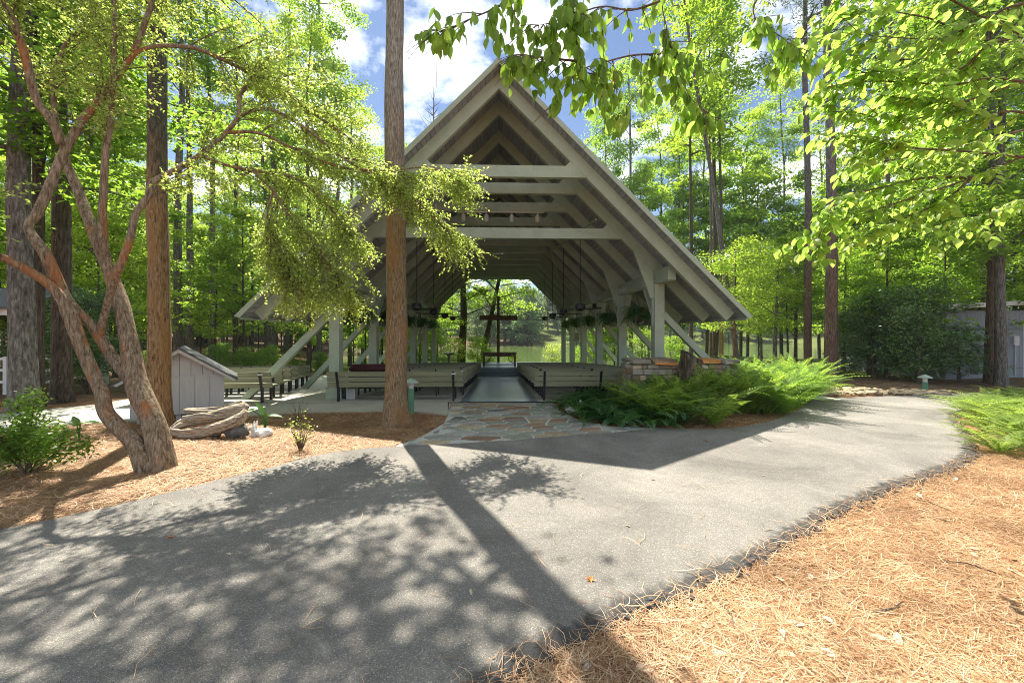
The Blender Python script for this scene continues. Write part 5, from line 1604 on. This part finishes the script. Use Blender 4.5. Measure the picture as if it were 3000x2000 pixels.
for (px_, Y, s, lb) in ((1880, 32, 1.8, 'broad young tree filling the gap right of the roof'), (2000, 33, 2.1, 'broad young tree above the stone wall'), (2110, 33.5, 2.2, 'broad young tree between the forked tree and the pines'), (2225, 34, 2.3, 'broad young tree behind the forked low tree'), (2330, 33, 2.1, 'broad young tree between the two red pines'), (2420, 34, 2.3, 'broad young tree behind the thick red pine'), (2510, 32, 2.1, 'broad young tree right of the thick red pine'), (2170, 36, 2.6, 'tall young tree on the water side right of the gable')):
    tree(random.choice(['sap0', 'sap1', 'sap2']), col(px_, Y), Y, lb, 'young trees right of the pavilion', s, 1, 'bark_grey', random.choice(['leaf_a', 'leaf_b', 'leaf_b']), 'understory_tree')
for (px_, Y, lb) in ((1770, 33, 'tall tree on the lake shore just right of the gable peak'), (1930, 36, 'tall lake shore tree over the middle of the right roof slope'), (2070, 35, 'tall lake shore tree above the stone wall'), (2190, 37, 'tall lake shore tree left of the slim red pine'), (2290, 35, 'tall lake shore tree just left of the red pines'), (2400, 37, 'tall lake shore tree between the red pines'), (2500, 36, 'tall lake shore tree right of the red pines')):
    tree(random.choice(['hard0', 'hard1', 'hard2']), col(px_, Y), Y, lb, 'tall trees on the lake shore', 1.1, .7, 'bark_grey', None, 'hardwood_tree', sz=1.2)
# low bright trees at mid right
for (px_, Y, s, lb) in ((2150, 16.5, .85, 'low leafy tree with forked trunk beside the right eave'), (2270, 17, .9, 'low bright tree over the lake edge right of the pavilion'), (2330, 18.2, .95, 'multi stemmed low tree behind the reddish pine'), (2470, 18, .9, 'low bright tree right of the thick pine'), (2545, 17, .7, 'small pale stemmed sapling by the lake lawn'), (2230, 20, 1.0, 'low tree at the water edge behind the fern bed')):
    tree(random.choice(['low0', 'low1']), col(px_, Y), Y, lb, 'low trees by the lake', s, random.uniform(1, 1.4), random.choice(['bark_grey', 'bark_red']), None, 'understory_tree')
tree('bush', col(2690, 13.3), 13.3, 'large dark glossy shrub beside the bollard light', None, .72, 1.6, 'bark_dark', None, 'rhododendron', cat='shrub')
tree('bush', col(2560, 14.6), 14.6, 'dark shrub left of the largest glossy shrub', None, .68, 1.5, 'bark_dark', None, 'rhododendron', cat='shrub')
tree('bush', col(2800, 13.6), 13.5, 'dark shrub against the blue grey building', None, .42, 1.5, 'bark_dark', None, 'rhododendron', cat='shrub')
tree('bush', col(250, 11.5), 11.5, 'dark evergreen shrub behind the leaning tree', None, .62, 1.5, 'bark_dark', None, 'rhododendron', cat='shrub')
tree('bush', col(60, 13), 13.5, 'dark evergreen shrub behind the white railing', None, .6, 1.5, 'bark_dark', None, 'rhododendron', cat='shrub')
# through the pavilion: trees on the near shore
tree('hard1', col(1352, 28.5), 28.5, 'straight dark trunk left of the cross on the lake shore', None, .8, 1.9, 'bark_dark', None, 'hardwood_tree')
tree('low1', col(1405, 29.5), 29.5, 'curved leafy tree arching over behind the cross', None, 1.9, 1.5, 'bark_dark', None, 'understory_tree', lean=(0, .18))
tree('shoreshrub', col(1617, 30), 30, 'small spreading shrub against the lake water', None, .75, 1.2, 'bark_dark', 'leaf_myrtle', 'shore_shrub', cat='shrub')
for (px_, Y, s) in ((1400, 27.6, .8), (1330, 27.6, .75), (1275, 28, .9), (1220, 27, .8), (1500, 28.6, .45), (1430, 27.4, .5), (1180, 27.5, 1.0), (1740, 27.5, .9), (1800, 26.5, 1.0), (1890, 24, .9), (1965, 21.5, .75), (1705, 28, .6)):
    tree('shoreshrub', col(px_, Y), Y, 'leafy shrub on the bank behind the pavilion', 'shrubs on the lake bank', s, 1, 'twig', random.choice(['leaf_b', 'leaf_myrtle', 'leaf_a']), 'shore_shrub', cat='shrub')
for (px_, Y, s) in ((1230, 29, 1.0), (1280, 31, 1.1), (1190, 33, 1.2), (1760, 27.5, 1.0), (1830, 27, 1.0), (1900, 29, 1.1), (1120, 29, 1.2)):
    tree(random.choice(['low0', 'low1', 'sap1']), col(px_, Y), Y, 'leafy young tree on the near lake shore', 'young trees on the lake shore', s, 1, 'bark_dark', None, 'understory_tree')
# scattered woods
LANE = [5.4, 25]
def occupied(x, y):
    t_ = min(1, max(0, (y - 10) / 13)); lx = -6.5 - 6.5 * t_
    if y < 25 and abs(x - lx) < LANE[0] and y < LANE[1]: return True
    if abs(x) < 9.6 and y < 27: return True
    if x > -7 and y > 25 and x < 30: return True
    if x > 0 and y < 13 : return True
    if -9 < x < 0 and y < 12: return True
    return False
placed = [(o.location.x, o.location.y) for o in C.objects if o.name.startswith(('hardwood', 'pine_tree'))]
def scatter(n, xr, yr, dmin, fn, cond=None):
    t = c = 0
    while c < n and t < 5000:
        t += 1
        x, y = random.uniform(*xr), random.uniform(*yr)
        if occupied(x, y) or any((x - q[0]) ** 2 + (y - q[1]) ** 2 < dmin * dmin for q in placed): continue
        if cond and not cond(x, y): continue
        placed.append((x, y)); fn(x, y); c += 1
scatter(46, (-56, -9.5), (13.5, 58), 2.3, lambda x, y: tree(random.choice(['hard0', 'hard1', 'hard2']), x, y, 'slender hardwood deep in the woods left of the pavilion', 'trees in the left woods', random.uniform(.85, 1.15), random.uniform(.6, 1.0), random.choice(['bark_grey', 'bark_dark']), None, 'hardwood_tree'))
scatter(26, (12, 46), (15, 42), 2.3, lambda x, y: tree(random.choice(['hard0', 'hard1', 'hard2', 'pine0']), x, y, 'tree standing in the woods right of the pavilion', 'trees in the right woods', random.uniform(.85, 1.15), random.uniform(.55, .9), random.choice(['bark_grey', 'bark_dark', 'bark_red']), None, 'hardwood_tree'), lambda x, y: x > .95 * y or (y > 30 and x > .8 * y))
LANE[0], LANE[1] = 4.6, 17.5
scatter(64, (-46, -9.2), (12.5, 44), 1.5, lambda x, y: tree(random.choice(['sap0', 'sap1', 'sap2']), x, y, 'leafy sapling in the understory left of the pavilion', 'saplings in the left woods', random.uniform(.8, 1.25), 1, 'bark_dark', None, 'sapling'))
scatter(40, (12.5, 44), (14, 38), 1.5, lambda x, y: tree(random.choice(['sap0', 'sap1', 'sap2']), x, y, 'leafy sapling in the understory right of the pavilion', 'saplings in the right woods', random.uniform(.8, 1.2), 1, 'bark_dark', None, 'sapling'), lambda x, y: x > .85 * y or y < 19)
# low green cover along the left woods edge
for k in range(16):
    x, y = random.uniform(-16, -9.6), random.uniform(16, 23)
    tree('shoreshrub', x, y, 'low leafy shrub along the edge of the left woods', 'low shrubs at the woods edge', random.uniform(.3, .5), 1, 'twig', 'azalea', 'low_shrub', cat='shrub')
# far bank
random.seed(91)
def far_trees(n, k0, k1, ya, yb, slo, shi, keys, lb, grp):
    c = 0
    while c < n:
        y = random.uniform(ya, yb) ; x = y * random.uniform(k0, k1)
        if y - .18 * x < 80 and k0 > -.3: continue
        if .10 < x / y < .17 and y < 112: continue
        tree(random.choice(keys), x, y, lb, grp, random.uniform(slo, shi), 1, 'bark_dark', 'leaf_far' if keys[0][:3] == 'far' else None, 'far_tree')
        c += 1
FAR = ['far0', 'far1', 'far2']
far_trees(85, -.28, .30, 81, 135, .6, 1.0, FAR, 'rounded tree in the wood on the far lake bank behind the cross', 'trees on the far bank')
far_trees(95, .30, 1.25, 92, 190, .8, 1.4, FAR, 'rounded tree in the wood across the lake at the right', 'trees on the far bank at the right')
far_trees(80, -1.3, -.26, 50, 95, .8, 1.3, FAR, 'tree at the back of the left woods', 'trees at the back of the left woods')
# bare treetop against the sky
bt = thing('bare_tree', 'leafless dead tree top against the sky left of the gable', 'tree', (col(1270, 33), 33, ground_z(col(1270, 33), 33)))
btm = MB(); H = Q(1268, 255, 33).z - bt.location.z
btm.tube([(0, 0, -.1), (.1, 0, H * .4), (-.05, .1, H * .75), (0, 0, H)], [.22, .15, .07, .012], 8)
for k in range(34):
    z = H * random.uniform(.72, .99); a = random.uniform(0, 6.28); ln = random.uniform(.4, 1.6) * (1.25 - z / H) * 2.2 + .25
    p0 = Vector((-.03, .05, z)); tip = p0 + Vector((math.cos(a) * ln, math.sin(a) * ln * .6, ln * .9)); mid = (p0 + tip) / 2 + Vector((0, 0, -.08))
    btm.tube([p0, mid, tip], [.024, .016, .006], 4)
btm.obj('trunk', M['bark_dark'], bt)
# bird bath behind the left posts
bb = thing('bird_bath', 'dark bird bath seen between the far left posts', 'bird bath', (col(1315, 26.2), 26.2, ground_z(col(1315, 26.2), 26.2)))
MB().lathe([(.25, 0), (.12, .08), (.07, .2), (.07, .75), (.12, .85)], 12).obj('pedestal', M['rock'], bb); MB().lathe([(.1, .85), (.3, .9), (.38, 1.0), (.36, 1.0), (.1, .93)], 16).obj('basin', M['rock'], bb)

# ------------------------------------------------------------------ pine straw, fallen leaves
def needles(name, n, sampler, ln, wd, label):
    P = np.array([sampler() for _ in range(n)])
    az = rng.random(n) * 2 * PI + np.sin(P[:, 0] * 1.7) * .6
    L = ln * (.6 + .7 * rng.random(n))
    el = rng.normal(0, .13, n)
    d = np.stack([np.cos(az) * np.cos(el), np.sin(az) * np.cos(el), np.sin(el)], 1)
    s = np.stack([-np.sin(az), np.cos(az), np.zeros(n)], 1)
    z0 = .004 + .022 * rng.random(n)
    bend = rng.normal(0, .14, n)
    ctr = np.stack([P[:, 0], P[:, 1], P[:, 2] + z0], 1)
    a = ctr - d * (L / 2)[:, None] + s * (bend * L)[:, None]; b = ctr; c = ctr + d * (L / 2)[:, None] + s * (bend * L * .7)[:, None]
    for q in (a, c): q[:, 2] = np.maximum(q[:, 2], P[:, 2] + .002)
    w = wd * (.7 + .6 * rng.random(n))
    up = np.array([0, 0, 1.0]) * (w * .5)[:, None]
    sw = s * (w / 2)[:, None]
    V = np.stack([a - sw, a + sw, b - sw * 1.2 + up, b + sw * 1.2 + up, c - sw * .6, c + sw * .6], 1).reshape(-1, 3)
    base = np.arange(n)[:, None] * 6
    Fq = np.concatenate([base + np.array([[0, 1, 3, 2]]), base + np.array([[2, 3, 5, 4]])], 0)
    o = link(name, npmesh(name, V, Fq), M['needle'])
    tag(o, label, kind='stuff')
    return o
ne2 = [(p.x, p.y) for p in ne]
rp = road_poly
right_poly = [(p.x + .035, p.y - .02) for p in ne if p.y > .9 and p.x < 7.4]
right_poly = [(q[0], q[1]) for q in right_poly] + [(-.5, .9), (7.5, .9)]
def samp_right():
    while True:
        # denser near the camera
        y = 1.2 + 5.3 * random.random() ** 1.35
        x = random.uniform(-.3, 1.42 * y + .4)
        if not pip(x, y, rp) : return (x + .0, y, 0)
needles('pine_straw', 62000, samp_right, .17, .0026, 'tan pine straw covering the ground right of the path')
walk_poly = [(p.x, p.y) for p in smooth_path(ap_near, 4) + ap_far]
flp = fp
left_lo = [GV(0, 1222), GV(905, 1029)]
def samp_left():
    while True:
        y = random.uniform(3.4, 8.8); x = random.uniform(-1.35 * y - .3, -.5)
        if pip(x, y, rp) or pip(x, y, walk_poly) or pip(x, y, flp): continue
        if y > 8.4 and x > -9: continue
        return (x, y, 0)
needles('pine_straw', 46000, samp_left, .16, .0042, 'orange pine straw bed left of the path')
def samp_bed():
    while True:
        x, y = random.uniform(1, 6), random.uniform(6.2, 9)
        if pip(x, y, rp) or pip(x, y, flp): continue
        return (x, y, 0)
needles('pine_straw', 9000, samp_bed, .16, .0042, 'brown pine straw under the ferns')
# loose needles on the asphalt
def samp_road():
    while True:
        x, y = random.uniform(-4, 5), random.uniform(1.8, 7)
        if pip(x, y, rp): return (x, y, .03)
def samp_spill():
    while True:
        p = random.choice(ne)
        if .9 < p.y < 8: return (p.x + random.gauss(0, .07), p.y + random.gauss(0, .07), .036)
needles('loose_needle', 900, samp_spill, .15, .0028, 'straw needles spilling over the asphalt edge')
needles('loose_needle', 160, samp_road, .15, .0026, 'scattered pine needles lying on the asphalt')

def dry_leaf_mesh(seed, star=False):
    V, Fc = [(0, 0, .012)], []
    n_ = 15 if star else 10
    for k in range(n_):
        a = 2 * PI * k / n_
        r = (1 if k % 3 == 0 else .42) if star else (.62 + .38 * abs(math.cos(a)))
        r *= 1 + .15 * mnoise.noise((k * 1.7, seed, 0))
        V.append((math.cos(a) * r, math.sin(a) * r * (.9 if star else .55), .22 * mnoise.noise((math.cos(a) * 1.5 + seed, math.sin(a) * 1.5, seed)) + .16))
    for k in range(n_): Fc.append((0, 1 + k, 1 + (k + 1) % n_))
    return pyd('dry_leaf', V, Fc)
dlm = [dry_leaf_mesh(k * 2.3) for k in range(4)] + [dry_leaf_mesh(9.1, True)]
for m_ in dlm: m_.materials.append(M['dry_leaf'])
dlo = [m_.copy() for m_ in dlm]
for m_ in dlo: m_.materials.clear(); m_.materials.append(M['orange_leaf'])
def put_leaf(x, y, z, sc, me, label, group):
    o = bpy.data.objects.new('fallen_leaf', me); C.objects.link(o)
    o.location = (x, y, z); o.scale = (sc, sc, sc * .8); o.rotation_euler = (random.uniform(-.3, .3), random.uniform(-.3, .3), random.uniform(0, 6))
    tag(o, label, 'fallen leaf', group)
for k in range(70):
    x, y, _ = samp_right(); put_leaf(x, y, .02, random.uniform(.024, .05), random.choice(dlm[:4]), 'pale dry leaf lying on the tan pine straw right of the path', 'dry leaves on the right straw')
for k in range(80):
    x, y, _ = samp_left(); put_leaf(x, y, .02, random.uniform(.03, .055), random.choice(dlm[:4]), 'pale dry leaf lying on the straw bed left of the path', 'dry leaves on the left straw')
for k in range(14):
    x, y, _ = samp_road(); put_leaf(x, y, .032, random.uniform(.02, .03), random.choice(dlm), 'small dry leaf lying on the open asphalt', 'dry leaves on the asphalt')
for k in range(12):
    x, y = random.uniform(-6.5, -1.5), random.uniform(8.5, 9.8)
    put_leaf(x, y, FLOOR0 + .004, random.uniform(.03, .045), random.choice(dlm), 'dry leaf lying on the pale concrete walk', 'dry leaves on the concrete')
p = GV(1356, 1342); put_leaf(p.x, p.y, .034, .042, dlo[4], 'orange star shaped leaf lying on the asphalt near the straw edge', None)
p = GV(391, 1243); put_leaf(p.x, p.y, .034, .04, dlo[4], 'orange leaf lying on the shaded asphalt at the left', None)
p = GV(1622, 1018); put_leaf(p.x, p.y, .034, .05, dlo[4], 'orange leaf lying in the roof shadow on the path', None)
def nth(k):
    return ORD[k] if k < 12 else f'{k + 1}' + ('th' if 10 < (k + 1) % 100 < 20 else {1: 'st', 2: 'nd', 3: 'rd'}.get((k + 1) % 10, 'th'))
def relabel(grp, base, yb, names, start):
    L_ = [o for o in C.objects if o.get('group') == grp and o.parent is None]
    for bi in range(len(yb) - 1):
        sub = [o for o in L_ if yb[bi] <= o.location.y < yb[bi + 1] and len(o['label']) and o['label'] in base]
        sub.sort(key=lambda o: o.location.x / max(o.location.y, 1) * (1 if start[1] > 0 else -1))
        for k, o in enumerate(sub): o['label'] = f"{base[o['label']]} {names[bi]}, {nth(k)} from {start[0]}"
relabel('ferns in the central bed', {'dark glossy fern by the flagstones in the bed before the stone wall': 'dark glossy fern in the', 'bright green arching fern in the bed before the stone wall': 'bright green fern in the'}, (0, 7.0, 7.7, 99), ('central bed front', 'central bed middle', 'central bed back'), ('the flagstone end', 1))
relabel('ferns at the right edge', {'pale green fern in the clump at the right edge': 'pale green fern in the'}, (0, 5.4, 6.5, 8, 99), ('right clump front', 'right clump second row', 'right clump third row', 'right clump back'), ('the path', 1))
relabel('trees in the left woods', {'slender hardwood deep in the woods left of the pavilion': 'slender hardwood in the'}, (0, 22, 34, 99), ('near left woods', 'middle of the left woods', 'far left woods'), ('the pavilion', -1))
relabel('saplings in the left woods', {'leafy sapling in the understory left of the pavilion': 'leafy sapling in the'}, (0, 18, 24, 32, 99), ('front of the left understory', 'second depth of the left understory', 'deep left understory', 'back of the left understory'), ('the pavilion', -1))
relabel('trees in the right woods', {'tree standing in the woods right of the pavilion': 'tree in the'}, (0, 22, 30, 99), ('near right woods', 'middle of the right woods', 'far right woods'), ('the pavilion', 1))
relabel('saplings in the right woods', {'leafy sapling in the understory right of the pavilion': 'leafy sapling in the'}, (0, 18, 24, 99), ('front of the right understory', 'middle of the right understory', 'back of the right understory'), ('the pavilion', 1))
relabel('shrubs on the lake bank', {'leafy shrub on the bank behind the pavilion': 'leafy shrub on the'}, (0, 26.8, 99), ('near lake bank', 'lake bank behind the cross'), ('the left', 1))
relabel('low shrubs at the woods edge', {'low leafy shrub along the edge of the left woods': 'low leafy shrub on the'}, (0, 19.5, 99), ('front edge of the left woods', 'second row of the left woods edge'), ('the pavilion', -1))
relabel('young trees on the lake shore', {'leafy young tree on the near lake shore': 'leafy young tree on the'}, (0, 99), ('near lake shore',), ('the left', 1))
relabel('trees at the back of the left woods', {'tree at the back of the left woods': 'tree at the'}, (0, 62, 74, 86, 999), ('back of the left woods', 'second back row of the left woods', 'third back row of the left woods', 'farthest left woods'), ('the pavilion', -1))
relabel('trees on the far bank', {'rounded tree in the wood on the far lake bank behind the cross': 'rounded tree on the far bank,'}, (0, 92, 104, 118, 999), ('at the water', 'second row', 'third row', 'top row'), ('the left', 1))
relabel('trees on the far bank at the right', {'rounded tree in the wood across the lake at the right': 'rounded tree across the lake at right,'}, (0, 115, 140, 165, 999), ('near row', 'second row', 'third row', 'top row'), ('the left', 1))
for k, (x, y, l_) in enumerate(((2930, 1690, .3), (2300, 1570, .22), (2560, 1800, .26), (2150, 1850, .2), (2780, 1500, .3), (300, 1440, .3), (700, 1330, .3))):
    p = G(x, y); a = random.uniform(0, 3)
    tw = MB().tube([(0, 0, .02), (l_ * .5 * math.cos(a), l_ * .5 * math.sin(a), .035), (l_ * math.cos(a + .25), l_ * math.sin(a + .25), .025)], [.006, .005, .002], 6).obj('fallen_twig', M['twig'])
    tw.location = p
    tag(tw, f'thin dry twig lying on the pine straw, {ORD[k]} of those scattered by the path', 'twig', 'twigs on the straw')
print('flagstones', nst, 'myrtle leaves', N_MY, 'dogwood in view', N_DG, 'objects', len(C.objects))
hz = MB().box(-410, 410, -210, 510, -3.6, 48).mesh('haze')
hm = bpy.data.materials.new('haze'); hm.use_nodes = True
hm.node_tree.nodes.clear()
ho_ = hm.node_tree.nodes.new('ShaderNodeOutputMaterial'); hv = hm.node_tree.nodes.new('ShaderNodeVolumePrincipled')
hv.inputs['Color'].default_value = (.86, .93, 1, 1); hv.inputs['Density'].default_value = .00045; hv.inputs['Anisotropy'].default_value = .2
hm.node_tree.links.new(hv.outputs[0], ho_.inputs['Volume'])
ho = link('haze', hz, hm); tag(ho, 'thin summer haze in the air over the lake', kind='stuff')
